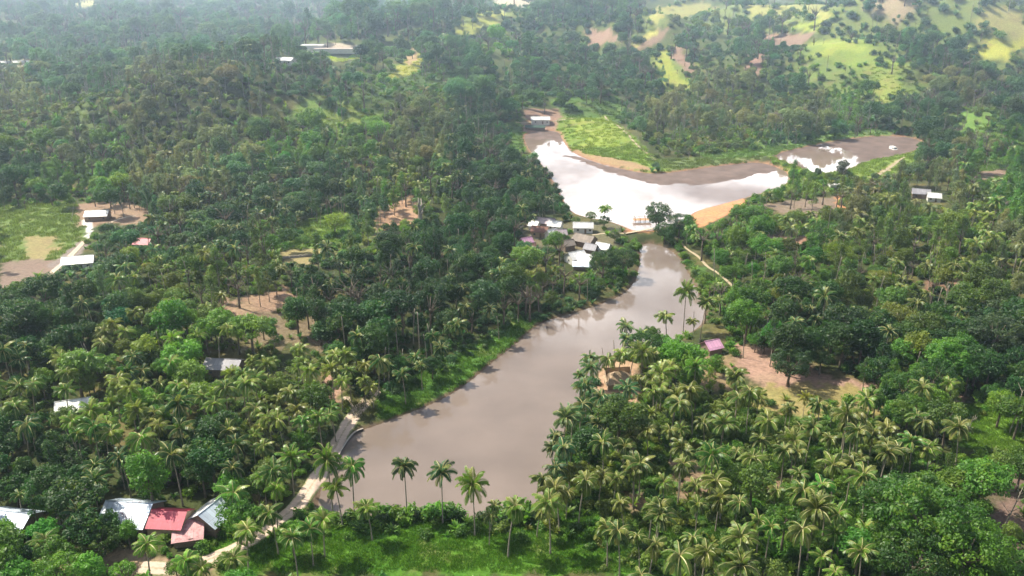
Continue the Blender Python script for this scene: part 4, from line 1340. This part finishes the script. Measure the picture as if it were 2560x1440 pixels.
# ------------------------------------------------------------------ stuff: the far wood, undergrowth, grass (geometry nodes over points)
def scatter_stuff(name, pts, sources, label, cat, group=None):
    """pts: list of (x,y,z,sc,tint) ; sources: list of lists of objects"""
    n = len(pts)
    me_ = bpy.data.meshes.new(name)
    me_.vertices.add(n)
    me_.vertices.foreach_set('co', np.array([p_[:3] for p_ in pts], np.float32).ravel())
    a = me_.attributes.new('ps', 'FLOAT_VECTOR', 'POINT')
    s = np.array([p_[3] for p_ in pts])
    zz = s * (.85 + .35 * rng.random(n))
    a.data.foreach_set('vector', np.stack([s, s, zz], -1).astype(np.float32).ravel())
    a = me_.attributes.new('pr', 'FLOAT_VECTOR', 'POINT')
    a.data.foreach_set('vector', np.stack([np.zeros(n), np.zeros(n), rng.random(n) * 6.283], -1).astype(np.float32).ravel())
    a = me_.attributes.new('pi', 'INT', 'POINT')
    a.data.foreach_set('value', rng.integers(0, len(sources), n).astype(np.int32))
    a = me_.attributes.new('tint', 'FLOAT_COLOR', 'POINT')
    a.data.foreach_set('color', np.array([tuple(p_[4]) + (1,) for p_ in pts], np.float32).ravel())
    me_.update()
    o = bpy.data.objects.new(name, me_); COL.objects.link(o)
    tag(o, label, cat, group, 'stuff')
    ng = bpy.data.node_groups.new(name, 'GeometryNodeTree')
    ng.interface.new_socket('Geometry', in_out='INPUT', socket_type='NodeSocketGeometry')
    ng.interface.new_socket('Geometry', in_out='OUTPUT', socket_type='NodeSocketGeometry')
    gi = N(ng, 'NodeGroupInput'); gout = N(ng, 'NodeGroupOutput')
    iop = N(ng, 'GeometryNodeInstanceOnPoints')
    iop.inputs['Pick Instance'].default_value = True
    ng.links.new(gi.outputs[0], iop.inputs['Points'])
    J = N(ng, 'GeometryNodeJoinGeometry')
    for srcs in sources:
        g2i = N(ng, 'GeometryNodeGeometryToInstance')
        for so_ in srcs:
            oi = N(ng, 'GeometryNodeObjectInfo', transform_space='ORIGINAL')
            oi.inputs['Object'].default_value = so_
            ng.links.new(oi.outputs['Geometry'], g2i.inputs[0])
        ng.links.new(g2i.outputs[0], J.inputs[0])
    ng.links.new(J.outputs[0], iop.inputs['Instance'])
    def attr(nm, ty):
        q = N(ng, 'GeometryNodeInputNamedAttribute', data_type=ty); q.inputs['Name'].default_value = nm
        return q.outputs[0]
    ng.links.new(attr('pi', 'INT'), iop.inputs['Instance Index'])
    ng.links.new(attr('pr', 'FLOAT_VECTOR'), iop.inputs['Rotation'])
    ng.links.new(attr('ps', 'FLOAT_VECTOR'), iop.inputs['Scale'])
    ng.links.new(iop.outputs[0], gout.inputs[0])
    md = o.modifiers.new('scatter', 'NODES'); md.node_group = ng
    return o
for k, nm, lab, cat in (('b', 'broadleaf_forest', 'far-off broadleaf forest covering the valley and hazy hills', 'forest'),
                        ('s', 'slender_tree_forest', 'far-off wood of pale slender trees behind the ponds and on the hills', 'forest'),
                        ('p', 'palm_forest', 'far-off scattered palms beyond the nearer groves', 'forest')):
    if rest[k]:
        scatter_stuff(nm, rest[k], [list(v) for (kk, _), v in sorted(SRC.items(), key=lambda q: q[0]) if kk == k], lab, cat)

# undergrowth: shrubs everywhere under the trees. Individual shrubs along banks, the rest as stuff
def shrub_pts(y0, y1, sp, s0):
    xw = y1 * .66 + 20
    x, y = jitter_grid(-xw, xw, y0, y1, sp)
    m = np.abs(x) < y * .64 + 15
    x, y = x[m], y[m]
    z = height(x, y)
    px, py, d = project(x, y, z)
    m = (px > -60) & (px < PW + 60) & (py > -40) & (py < PH + 60) & (pond_d(x, y) > .6)
    x, y, z, px, py = x[m], y[m], z[m], px[m], py[m]
    px2, py2, _ = project(x, y, z + 1.2 * s0)
    m = ~blocked(px, py) & ~blocked(px2, py2)
    # off bare ground
    for (P, c, soft, ro), (pp, *_r) in zip(REGW, REG):
        if c[0] > c[1] or c[1] > .3:
            q = inside(np.array(pp, float), px, py)
            m &= ~(q & (rng.random(len(x)) < (.62 if c[0] > c[1] else .45)))
    x, y, z, px, py = x[m], y[m], z[m], px[m], py[m]
    ri, ci = cells(px, py)
    ti = TIA[ri, ci]
    dens = np.where(SPA[ri, ci] == 'o', .45, np.where(y < 480, .8, .85))
    k = rng.random(len(x)) < dens
    x, y, z, ti = x[k], y[k], z[k], ti[k]
    out = []
    for i in range(len(x)):
        tt_ = tint_of(ti[i] if ti[i] != 'g' else 'o')
        out.append((x[i], y[i], z[i] - .1, s0 * (.55 + .8 * rng.random()), tt_))
    return out
sp_pts = shrub_pts(135, 290, 2.7, 1.0) + shrub_pts(290, 480, 3.5, 1.3) + shrub_pts(480, 860, 5.5, 2.0) + shrub_pts(860, 1500, 9.5, 3.4)
for i in range(60):
    x, y, z = G(790 + 540 * (i + rng.random()) / 60, 1296 + rng.normal() * 7)
    if pond_d(np.array([x]), np.array([y]))[0] > .3:
        sp_pts.append((x, y, z - .1, 1.1 + .9 * rng.random(), tint_of('dvv'[i % 3])))
print('SHRUBS', len(sp_pts))
# the shrubs that serve as sources are real, seen shrubs standing on the green field
SHP = [(1060,1345,1.2),(1150,1338,1.0),(890,1320,1.3),(1300,1350,1.1),(1480,1370,1.0),(1420,1340,1.2),(980,1330,1.1)]
SHO = []
for i, (a, b_, s0) in enumerate(SHP):
    x, y, z = G(a, b_)
    root = empty('shrub', (x, y, z - .05), float(rng.random() * 6.28), (s0,) * 3)
    tag(root, '%s from the left of the seven low leafy shrubs on the bright green field' % ['third','fourth','leftmost','fifth','rightmost','sixth','second'][i], 'shrub', 'shrubs at the edge of the green field')
    o = link('foliage', SHR[i], root); o['tint'] = (.06, .14, .02)
    SHO.append([o])
scatter_stuff('undergrowth', sp_pts, SHO, 'dense low shrubs and ground cover growing under and between the trees', 'undergrowth')
# grass
def grass_pts():
    out = []
    for (y0, y1, sp, s0) in ((145, 220, 1.0, 1.1), (220, 320, 1.7, 1.5), (320, 560, 2.8, 2.1), (560, 760, 4.6, 2.2)):
        x, y = jitter_grid(-y1 * .62, y1 * .62, y0, y1, sp)
        z = height(x, y)
        px, py, d = project(x, y, z)
        m = (px > -20) & (px < PW + 20) & (py > 0) & (py < PH + 30) & (pond_d(x, y) > .9)
        x, y, z, px, py = x[m], y[m], z[m], px[m], py[m]
        sel = np.zeros(len(x), bool); cc = np.zeros((len(x), 3))
        for (pp, c, so_, ro) in REG:
            pa = np.array(pp, float)
            q = inside(pa, px, py)
            green = c[1] >= c[0] and c[1] > .09
            if green: sel[q] = True; cc[q] = c
            else: sel[q] = False
        sel &= rng.random(len(x)) < .8
        sel &= ~inside(np.array([(700,1285),(740,1290),(640,1360),(520,1405),(480,1400),(600,1350)], float), px, py)
        for i in np.nonzero(sel)[0]:
            v = .75 + .5 * rng.random()
            out.append((x[i], y[i], z[i], s0 * (.7 + .6 * rng.random()), tuple(cc[i] * v)))
    return out
gp = grass_pts()
print('GRASS', len(gp))
gsrc = []
for i in range(4):     # the tuft meshes sit as real grass patches on the field
    x, y, z = G(900 + 90 * i, 1400)
    o = bpy.data.objects.new('grass_tuft', GRS[i]); COL.objects.link(o); o.location = (x, y, z); o['tint'] = (.06, .15, .02)
    tag(o, '%s of four bright green grass tufts on the bottom field, counted from the left' % ['first','second','third','fourth'][i], 'grass', 'grass tufts on the green field')
    gsrc.append([o])
scatter_stuff('grass', gp, gsrc, 'short green grass on the fields, banks and clearings', 'grass')

#%%BUILDINGS
# ------------------------------------------------------------------ buildings
def part(name, b, mat, parent, smooth=False, label=None):
    o = b.build(name, mat, parent, smooth)
    if label: o['label'] = label
    return o
def roof_slab(w, d, z0, rise, side, over, th=.07):
    """one slope of a gable roof, ridge along X; side -1 near (-Y) or +1"""
    hw = w / 2 + over
    ye = side * (d / 2 + over); ze = z0 - rise * over / (d / 2)
    zr = z0 + rise
    n = 6
    v = []; f = []
    for k, off in enumerate((0, -th)):
        for i in range(n + 1):
            xx = -hw + 2 * hw * i / n
            sag = -.04 * math.sin(math.pi * i / n)
            v += [(xx, 0 , zr + off + sag), (xx, ye * .5, (zr + ze) / 2 + off + sag * .7), (xx, ye, ze + off)]
    m = (n + 1) * 3
    for k in (0, 1):
        for i in range(n):
            for j in range(2):
                a = k * m + i * 3 + j
                q = (a, a + 1, a + 4, a + 3)
                f.append(q if (side > 0) == (k == 1) else q[::-1])
    for i in range(n):                      # eave edge
        a = i * 3 + 2; f.append((a, a + 3, a + 3 + m, a + m))
    for i in (0, n):
        for j in range(2):
            a = i * 3 + j; f.append((a, a + 1, a + 1 + m, a + m))
    return v, f
def house(px, py, w, d, yaw, roof, wall, label, wallh=2.3, rise=1.3, over=.45, roof2=None, style='gable', door=True, windows=2, group=None, name='house', trim=None, pos=None):
    ff_ = (py + 176) / (py + 104)
    w *= K * ff_; d *= K * ff_; wallh *= 1.2; rise *= 1.3
    zc = wallh + rise * .5
    x, y, z = G(px, py, zc) if pos is None else pos
    root = empty(name, (x, y, z), R(yaw))
    tag(root, label, 'house' if name == 'house' else name.replace('_', ' '), group)
    b = MB()
    hw, hd = w / 2, d / 2
    if style == 'gable':
        b.add([(-hw,-hd,-.8),(hw,-hd,-.8),(hw,hd,-.8),(-hw,hd,-.8),(-hw,-hd,wallh),(hw,-hd,wallh),(hw,hd,wallh),(-hw,hd,wallh),(-hw,0,wallh+rise-.1),(hw,0,wallh+rise-.1)],
              [(0,1,5,4),(1,2,6,9,5),(2,3,7,6),(3,0,4,8,7)])
    else:
        b.add([(-hw,-hd,-.8),(hw,-hd,-.8),(hw,hd,-.8),(-hw,hd,-.8),(-hw,-hd,wallh-.1),(hw,-hd,wallh-.1),(hw,hd,wallh+rise-.1),(-hw,hd,wallh+rise-.1)],
              [(0,1,5,4),(1,2,6,5),(2,3,7,6),(3,0,4,7)])
    part('wall', b, wall, root)
    if style == 'gable':
        for s, mt in ((-1, roof), (1, roof2 or roof)):
            v, f = roof_slab(w, d, wallh, rise, s, over)
            b = MB(); b.add(v, f); part('roof', b, mt, root)
        b = MB(); b.tube([(-hw - over, 0, wallh + rise + .02), (0, 0, wallh + rise - .02), (hw + over, 0, wallh + rise + .02)], [.12] * 3, 6)
        part('ridge_cap', b, trim or roof, root, True)
    elif style == 'shed':
        b = MB(); n = 6; th = .07
        v = []; f = []
        for off in (0, -th):
            for i in range(n + 1):
                xx = (-hw - over) + (w + 2 * over) * i / n
                for tt_ in (-1, 0, 1):
                    yy = tt_ * (hd + over); v.append((xx, yy, wallh + rise * (yy + hd) / d + off + .03 * math.sin(i * 2.1 + tt_)))
        m = (n + 1) * 3
        for k in (0, 1):
            for i in range(n):
                for j in range(2):
                    a = k * m + i * 3 + j; q = (a, a + 3, a + 4, a + 1); f.append(q if k == 0 else q[::-1])
        for i in range(n):
            for j in (0, 2):
                a = i * 3 + j; f.append((a, a + 3, a + 3 + m, a + m))
        for i in (0, n):
            for j in range(2):
                a = i * 3 + j; f.append((a, a + 1, a + 1 + m, a + m))
        b.add(v, f); part('roof', b, roof, root)
    elif style == 'hip':
        b = MB()
        ov = over; a = [(-hw-ov,-hd-ov,wallh-.15),(hw+ov,-hd-ov,wallh-.15),(hw+ov,hd+ov,wallh-.15),(-hw-ov,hd+ov,wallh-.15),(-hw*.35,0,wallh+rise),(hw*.35,0,wallh+rise)]
        b.add(a, [(0,1,5,4),(1,2,5),(2,3,4,5),(3,0,4)]); part('roof', b, roof, root)
    elif style == 'flat':
        b = MB(); b.box((0, 0, wallh + .1), (w + 2 * over, d + 2 * over, .22)); part('roof', b, roof, root)
    if door:
        b = MB(); b.box((w * .12, -hd - .03, .98), (.9, .06, 1.95)); dd = part('door', b, M['wood'], root)
        b = MB(); b.box((w * .12 + .32, -hd - .08, 1.0), (.05, .05, .14)); part('handle', b, M['concrete'], dd)
    xs = [-w * .28, w * .36][:windows]
    for xx in xs:
        b = MB(); b.box((xx, -hd - .03, 1.45), (.95, .06, .85)); wd = part('window', b, M['wood'], root)
        b = MB(); b.box((xx, -hd - .065, 1.45), (.78, .02, .68)); part('pane', b, M['glass'], wd)
    # side window on the gable facing the camera
    b = MB(); sx = 1 if x < 0 else -1
    b.box((sx * (hw + .03), 0, 1.45), (.06, .9, .8)); wd = part('window', b, M['wood'], root)
    b = MB(); b.box((sx * (hw + .065), 0, 1.45), (.02, .74, .64)); part('pane', b, M['glass'], wd)
    return root
T, WH, WD = M['plaster_tan'], M['plaster_white'], M['wood']
house(25,1288, 6.2,5.0,-10, M['zinc'], WD, 'blue-white metal roofed house cut by the left edge of the photo', rise=1.5)
house(325,1268, 6.4,6.4,-6, M['zinc'], WD, 'large blue-white metal roofed house left of the crimson roof, behind purple branches', rise=2.0)
hc = house(425,1285, 4.7,4.7,-4, M['crimson'], T, 'crimson roofed house with tan walls between two blue-white roofs', wallh=2.6, rise=1.5, door=False, windows=0, over=.3)
b = MB(); b.box((1.4,-2.35*K-.03,1.4),(2.3,.10,1.9)); fr = part('window', b, M['dark'], hc, label='wide dark front opening')
b = MB()
for zz in (.9,1.9): b.box((1.4,-2.35*K-.11,zz),(1.5,.06,.09))
for xx in (.65,1.4,2.15): b.box((xx,-2.35*K-.14,1.4),(.09,.06,1.1))
part('frame', b, M['concrete'], fr)
house(530,1272, 5.0,4.8,68, M['zinc'], WD, 'blue-white gabled roof house right of the crimson roof beside the palm', rise=1.7, roof2=M['zincwhite'])
house(470,1326, 3.6,3.0,14, M['pinkrib'], WD, 'low lean-to with faded striped pink roof below the crimson roofed house', wallh=1.5, rise=1.0, style='shed', windows=0, name='lean_to_shed')
house(560,903, 6.2,4.4,-6, M['greyroof'], WD, 'grey roofed house alone among palms on the left', wallh=2.2, rise=1.2, roof2=M['greyroof'])
house(182,1006, 5.0,4.0,20, M['zincwhite'], WH, 'white roofed house half hidden by palms at the left', rise=1.3)
house(1779,856, 3.0,3.2,25, M['lilac'], WD, 'small lilac-pink roofed hut on the right bank near the bare yard', wallh=2.0, rise=1.3, name='hut', windows=0)
house(1548,938, 4.8,3.6,6, M['thatch'], M['thatch'], 'tan thatched hut on the right lake bank under palms', wallh=1.6, rise=2.0, name='hut', windows=0, style='hip', over=.5)
# hamlet at the narrow end of the lake
house(1364,549, 5.2,3.0,-22, M['mauve'], WD, 'long mauve roofed house at the back left of the hamlet', windows=1)
house(1389,556, 3.4,3.0,-22, M['zincwhite'], WH, 'cream roofed annex at the right end of the long mauve roof', wallh=2.0, windows=1)
house(1350,570, 4.2,3.2,-14, M['rustroof'], T, 'house with white back slope and rusty front slope in the hamlet', roof2=M['zincwhite'], windows=1)
house(1379,578, 2.8,2.4,40, M['zincwhite'], WH, 'small white roofed hut right of the rusty slope', name='hut', windows=0)
house(1316,598, 2.8,2.4,32, M['lilac'], WD, 'pink roofed hut at the left end of the hamlet', name='hut', windows=0)
house(1458,560, 5.2,2.8,-3, M['zincwhite'], WH, 'long white roofed house at the back of the hamlet beside the white pond', windows=2)
house(1462,592, 5.4,4.0,-35, M['brownroof'], WD, 'brown-grey roofed house in the middle of the hamlet', windows=1, rise=1.6)
house(1508,612, 3.4,3.2,-28, M['zincwhite'], WH, 'square white roofed house nearest the narrow end of the lake', windows=1)
house(1440,634, 4.2,4.0,30, M['zincwhite'], WH, 'left half of the twin white roofs at the front of the hamlet', windows=1, rise=1.5)
house(1464,640, 3.6,3.6,-30, M['zincwhite'], WH, 'right half of the twin white roofs at the front of the hamlet', windows=1, rise=1.5)
house(1402,578, 2.8,2.6,10, M['mauve'], WD, 'small mauve roofed hut between the mauve long roof and the twin white roofs', name='hut', windows=0)
house(1336,556, 2.4,2.2,-30, M['zincwhite'], WH, 'tiny white roofed hut at the back corner of the rusty slope', name='hut', windows=0)
house(1325,612, 2.6,2.2,10, M['rustroof'], WD, 'small rusty roofed hut in front of the pink roofed hut', name='hut', windows=0)
house(1478,614, 3.0,2.4,-30, M['greyroof'], WD, 'small dark grey roof between the brown-grey roof and the square white roof', name='hut', windows=0)
house(1420,604, 2.8,2.4,25, M['brownroof'], WD, 'small brown roofed hut left of the brown-grey roofed house', name='hut', windows=0)
house(1452,660, 3.6,1.8,-4, M['zinc'], WD, 'low bluish lean-to in front of the twin white roofs', wallh=1.5, rise=.6, style='shed', name='lean_to_shed', windows=0)
# others
house(2303,476, 5.0,4.0,-18, M['greyroof'], WD, 'grey roofed house on the wooded slope at the right', windows=1)
house(2336,486, 3.6,3.4,-18, M['zincwhite'], WH, 'white roofed annex joined to the grey roofed house at the right', wallh=2.0, windows=1)
house(1351,294, 7.6,5.0,0, M['zincwhite'], WH, 'white roofed house at the head of the white pond', wallh=2.6, rise=1.2)
house(1338,316, 8.0,2.6,-3, simple('green_net', (.03,.075,.05), .8, .5, 2), WD, 'low dark green netted shed in front of the pond-head house', wallh=1.6, rise=.6, name='netted_shed', windows=0, style='shed', door=False)
house(243,530, 6.0,4.6,8, M['zincwhite'], WD, 'white roofed house on the bare soil yard beside the left meadow', wallh=2.2, rise=1.3)
house(358,600, 3.9,3.2,-8, M['crimson'], T, 'small crimson roofed house alone in the dark wood at the left', windows=1)
house(195,645, 6.6,4.6,16, M['zincwhite'], WH, 'white roofed house beside the dirt track below the left meadow')
house(782,112, 11.5,7.0,2, M['plaster_white'], M['plaster_white'], 'far white flat-roofed villa on a lit lawn at the top', wallh=4.5, rise=.2, style='flat', over=.2)
house(845,121, 24,6,-2, simple('tan_slab', (.50,.42,.36), .8, .15, .4), M['plaster_white'], 'long low beige building right of the far white villa', wallh=3.0, rise=.2, style='flat', over=.2, door=False)
house(713,146, 6.5,4.6,-12, M['zincwhite'], WH, 'far white roof in the trees left of the lit lawn')
house(54,153, 9.5,6.0,6, M['zincwhite'], WH, 'far wide white roof at the left edge in haze')
house(14,154, 6.0,5.0,0, M['zincwhite'], WH, 'far small white roof cut by the left edge in haze')
house(2088,457, 3.8,2.6,0, M['zincwhite'], WH, 'tiny white roof between trees below the far pond', wallh=1.6, rise=.7, name='hut', windows=0)

# van by the far pond
x, y, z = G(2233, 375, .6)
vr = empty('parked_van', (x, y, z + .05), R(12), (1.35,) * 3); tag(vr, 'white van parked on the bank at the right end of the far pond', 'van')
b = MB()
prof = [(-2.1,.35),(-2.1,1.0),(-1.75,1.15),(-1.25,1.85),(-1.0,2.0),(1.9,2.05),(2.1,1.85),(2.1,.35)]   # side profile, length along y
vv = []
for sx in (-1, 1):
    for (yy, zz) in prof: vv.append((sx * (.88 if zz > 1.3 else .95), yy, zz))
n = len(prof)
b.add(vv, [tuple(range(n))[::-1], tuple(range(n, 2 * n))] + [(i, (i + 1) % n, n + (i + 1) % n, n + i) for i in range(n)])
body = part('body', b, M['paint_white'], vr)
b = MB(); b.add([(-.78,-1.74,1.2),(.78,-1.74,1.2),(.72,-1.28,1.82),(-.72,-1.28,1.82)], [(0,1,2,3)])
part('windscreen', b, M['glass'], vr)
b = MB(); b.box((0,-2.13,.5),(1.8,.1,.25)); part('bumper', b, M['rubber'], vr)
for sx in (-1, 1):
    b = MB(); b.box((sx*.7,-2.12,.85),(.3,.06,.2)); part('headlight', b, M['glass'], vr)
    b = MB(); b.box((sx*.93,-.9,1.45),(.06,.8,.5)); part('side_window', b, M['glass'], vr)
    for yy in (-1.35, 1.3):
        b = MB(); b.tube([(sx*.80,yy,.33),(sx*.98,yy,.33)],[.33,.33],14); wh = part('wheel', b, M['rubber'], vr)
        b = MB(); b.tube([(sx*.97,yy,.33),(sx*1.0,yy,.33)],[.17,.17],10); part('rim', b, M['concrete'], wh)

# footbridge and timber at the narrow end
x0, y0, z0 = G(1566, 586); x1, y1, z1 = G(1632, 576)
zb = max(z0, z1, 1.9) + .55
fb = empty('footbridge', (x0, y0, zb), math.atan2(y1 - y0, x1 - x0)); tag(fb, 'pale plank footbridge across the gap between white pond and lake', 'footbridge')
L = math.hypot(x1 - x0, y1 - y0) + 1.0
b = MB()
nb = int(L / .3)
for i in range(nb): b.box(((i + .5) * L / nb - .5, 0, .04 + .01 * math.sin(i * 1.7)), (L / nb * .9, 1.3, .06))
part('deck', b, M['concrete'] if False else simple('pale_planks', (.58,.46,.32), .85, .3, 3), fb)
for s in (-1, 1):
    b = MB(); b.box((L/2-.5, s*.5, -.1), (L, .12, .2)); part('beam', b, M['wood'], fb)
for i in range(3):
    b = MB(); b.tube([(L*(.15+.33*i), .3, -3.0), (L*(.15+.33*i), .3, -.18)], [.13,.11], 7); part('post', b, M['wood'], fb)
x, y, z = G(1605, 560)
root = empty('timber_jetty', (x, y, max(z, 1.5)), R(5), (1.5,) * 3); tag(root, 'orange-brown timber staging at the lower edge of the white pond', 'jetty')
b = MB()
for i in range(14): b.box((-2.6 + i * .4, 0, .75 + .02 * math.sin(i * 2)), (.36, 2.2, .07))
part('deck', b, M['wood_orange'], root)
for i in range(4):
    for s in (-1, 1):
        b = MB(); b.tube([(-2.4 + 1.6 * i, s * .9, -1.5), (-2.4 + 1.6 * i + .05, s * .9, 1.5 + .4 * ((i + s) % 2))], [.09, .07], 6); part('post', b, M['wood_orange'], root)
b = MB(); b.box((-.2, .9, 1.35), (5.2, .07, .09)); part('rail', b, M['wood_orange'], root)
# low kerb wall of the dam along the lake corner
wp = plane_poly([(908,1076),(886,1084),(868,1106),(850,1136),(824,1182)], 0.0)
b = MB(); c_ = chaikin(wp, 2, closed=False)
for i in range(len(c_) - 1):
    (ax, ay), (bx_, by) = c_[i], c_[i + 1]
    l_ = math.hypot(bx_ - ax, by - ay)
    b.box(((ax + bx_) / 2, (ay + by) / 2, .0), (l_ + .02, .35, 1.1), math.atan2(by - ay, bx_ - ax))
dw = empty('dam_wall', (0, 0, 0)); tag(dw, 'low dark wall with pale top edge along the lake corner below the dam road', 'wall')
part('wall', b, M['darkstone'], dw)
b = MB()
for i in range(len(c_) - 1):
    (ax, ay), (bx_, by) = c_[i], c_[i + 1]
    l_ = math.hypot(bx_ - ax, by - ay)
    b.box(((ax + bx_) / 2, (ay + by) / 2, .60), (l_ + .03, .42, .10), math.atan2(by - ay, bx_ - ax))
part('coping', b, M['concrete'], dw)
# low pale garden wall on the slope
x0, y0, z0 = G(700, 648); x1, y1, z1 = G(785, 640)
b = MB(); n = 8
for i in range(n):
    f = (i + .5) / n; xx = x0 + (x1 - x0) * f; yy = y0 + (y1 - y0) * f
    b.box((xx, yy, H1(xx, yy) + .35), (math.hypot(x1 - x0, y1 - y0) / n + .02, .3, 1.1), math.atan2(y1 - y0, x1 - x0))
o = b.build('garden_wall', M['concrete']); tag(o, 'low pale garden wall on the clearing below the orange slope', 'wall')
# fence posts round the bare yard at the left
pts = [(186,512),(184,525),(182,540),(180,556)]
fx = [G(a, b_) for a, b_ in pts]
fr = empty('fence', fx[0]); tag(fr, 'thin post fence along the left edge of the bare yard', 'fence')
for q in fx:
    b = MB(); b.tube([(q[0]-fx[0][0], q[1]-fx[0][1], q[2]-fx[0][2]-.4), (q[0]-fx[0][0], q[1]-fx[0][1], q[2]-fx[0][2]+1.5)], [.09,.07], 6); part('post', b, M['palebark'], fr)
b = MB()
for zz in (.6, 1.25): b.tube([(q[0]-fx[0][0], q[1]-fx[0][1], q[2]-fx[0][2]+zz) for q in fx], [.04]*4, 4)
part('rail', b, M['palebark'], fr)

# dead trees and bare poles: (base px, top px, height m)
def dead_tree(bpx, bpy_, lean, h, label, mat='deadwood', r=.14, nb=4, name='dead_tree', seed=0):
    h *= K; r *= 1.25
    rg = np.random.default_rng(900 + seed)
    x, y, z = G(bpx, bpy_)
    root = empty(name, (x, y, z)); tag(root, label, 'dead tree' if name == 'dead_tree' else name.replace('_', ' '))
    pts = [Vector((lean * h * f + .15 * math.sin(f * 5), .1 * math.sin(f * 7), h * f - .4)) for f in (0, .2, .4, .6, .8, 1)]
    b = MB(); b.tube(pts, [r, r * .85, r * .7, r * .6, r * .45, r * .2], 7); part('trunk', b, M[mat], root, True)
    for i in range(nb):
        f = .35 + .6 * rg.random(); s = Vector((lean * h * f, 0, h * f - .4)); a = rg.random() * 6.283; l_ = h * (.12 + .14 * rg.random())
        e1 = s + Vector((math.cos(a), math.sin(a) * .7, .9)) * l_ * .5; e2 = s + Vector((math.cos(a + .4), math.sin(a + .4), 1.2)) * l_
        b = MB(); b.tube([s, e1, e2], [r * .45, r * .3, r * .12], 5)
        b.tube([e1, e1 + Vector((math.cos(a - .8), math.sin(a - .8), .6)) * l_ * .4], [r * .22, r * .08], 4); part('branch', b, M[mat], root, True)
    return root
DT = [(2522,1085,.10,9,'bare white forked tree on the bright grass at the right edge'),(2408,1100,.22,5,'thin bare white pole leaning right on the bright grass'),
      (2500,1330,.25,8,'bare pale trunk leaning over the dark soil at the lower right edge'),(2552,1080,-.12,6,'thin bare pole at the right edge beside the forked tree'),
      (915,570,.02,10,'tall straight bare white trunk left of the orange clearing'),(1180,505,-.10,8,'bare white trunk in the dark wood left of the white pond'),
      (1385,535,-.12,7,'thin white trunk above the mauve roof of the hamlet'),(1340,720,.03,7,'tall bare pale pole in front of the hamlet'),
      (1555,690,-.03,5,'dark bare snag at the narrow end of the lake'),(2225,560,.25,7,'leaning white trunk on the right slope below the grey roof'),
      (2350,620,.12,8,'white slightly leaning trunk on the right slope'),(2495,600,-.2,7,'leaning white trunk near the right edge'),
      (2425,385,.10,10,'tall bare grey tree on the slope right of the far pond'),(1688,345,.02,11,'pale bare trunk in the wood behind the white pond'),
      (470,870,-.2,6,'bare grey branches leaning among palms above the grey roof'),(410,1210,-.3,7,'long bare leaning trunk above the silver roofs'),
      (205,1160,-.15,6,'thin pale leaning trunk on the dark slope above the houses'),(318,720,.02,7,'thin white trunk on the slope at the left')]
for i, (a, b_, ln, h_, lb) in enumerate(DT):
    dead_tree(a, b_, ln, h_, lb, seed=i)
dead_tree(1052, 566, -.03, 9.5, 'thick weathered grey trunk standing at the right end of the orange clearing', r=1.0, nb=5, seed=40)
# purple branching bare shrub in front of the big silver roof
x, y, z = G(328, 1330)
root = empty('bare_shrub', (x, y, z), 0, (K,) * 3); tag(root, 'leafless purple-brown branching shrub in front of the large blue-white roof', 'bare shrub')
rg = np.random.default_rng(77)
b = MB()
for i in range(22):
    a = rg.random() * 6.283; p0 = Vector((rg.normal() * .25, rg.normal() * .2, 0)); p_ = p0; d_ = Vector((math.cos(a) * .35, math.sin(a) * .3, 1)).normalized(); r_ = .07
    pts = [p_]; rr_ = [r_]
    for j in range(5):
        d_ = (d_ + Vector((rg.normal() * .3, rg.normal() * .3, .05))).normalized(); p_ = p_ + d_ * .85; pts.append(p_); rr_.append(r_ * (1 - (j + 1) / 6))
        if j > 0:
            q = p_ + Vector((rg.normal(), rg.normal(), .6)).normalized() * .9; b.tube([p_, q], [.03, .012], 4)
    b.tube(pts, rr_, 5)
part('branches', b, M['purplewood'], root)
b = MB(); b.tube([(0, 0, -.3), (0, 0, .5)], [.2, .12], 7); part('stem', b, M['purplewood'], root)
# rocks
def rock(px, py, s, label, mat='rock', seed=0):
    rg = np.random.default_rng(600 + seed)
    x, y, z = G(px, py)
    import bmesh
    bm = bmesh.new(); bmesh.ops.create_icosphere(bm, subdivisions=3, radius=1)
    ph = rg.random(6) * 6
    for v in bm.verts:
        c = v.co
        k = 1 + .18 * math.sin(c.x * 3 + ph[0]) + .14 * math.sin(c.y * 4 + ph[1]) + .12 * math.sin(c.z * 5 + ph[2]) + .06 * math.sin(c.x * 9 + c.y * 8 + ph[3])
        v.co = Vector((c.x * s[0] * k, c.y * s[1] * k, c.z * s[2] * k)) * K
    me_ = bpy.data.meshes.new('boulder'); bm.to_mesh(me_); bm.free(); me_.materials.append(M[mat])
    o = bpy.data.objects.new('boulder', me_); COL.objects.link(o); o.location = (x, y, z + s[2] * .35); o.rotation_euler = (0, 0, rg.random() * 6)
    tag(o, label, 'boulder')
rock(170, 1310, (1.2, 1.0, 1.6), 'pale brown boulder between the leftmost roof and the large blue-white roof', seed=1)
rock(432, 1205, (.9, 1.2, 2.0), 'dark silvery rock on the slope above the crimson roof', 'darkstone', 2)
rock(240, 1392, (1.7, 1.0, .7), 'low tan boulder at the bottom left beside the yellow-green tree', 'thatch', 3)
#%%END
# ------------------------------------------------------------------ haze
hm = bpy.data.materials.new('haze'); hm.use_nodes = True
ht = hm.node_tree; ht.nodes.clear()
ho = N(ht, 'ShaderNodeOutputMaterial'); pv = N(ht, 'ShaderNodeVolumePrincipled')
pv.inputs['Color'].default_value = (.64, .81, 1.0, 1)
pv.inputs['Density'].default_value = 0.00030
pv.inputs['Anisotropy'].default_value = 0.80
ht.links.new(pv.outputs[0], ho.inputs['Volume'])
b = MB(); b.box((0, 3600, 100), (14000, 8400, 260))
hz = b.build('haze', hm); tag(hz, 'thin pale blue haze filling the valley air', 'haze', kind='stuff')
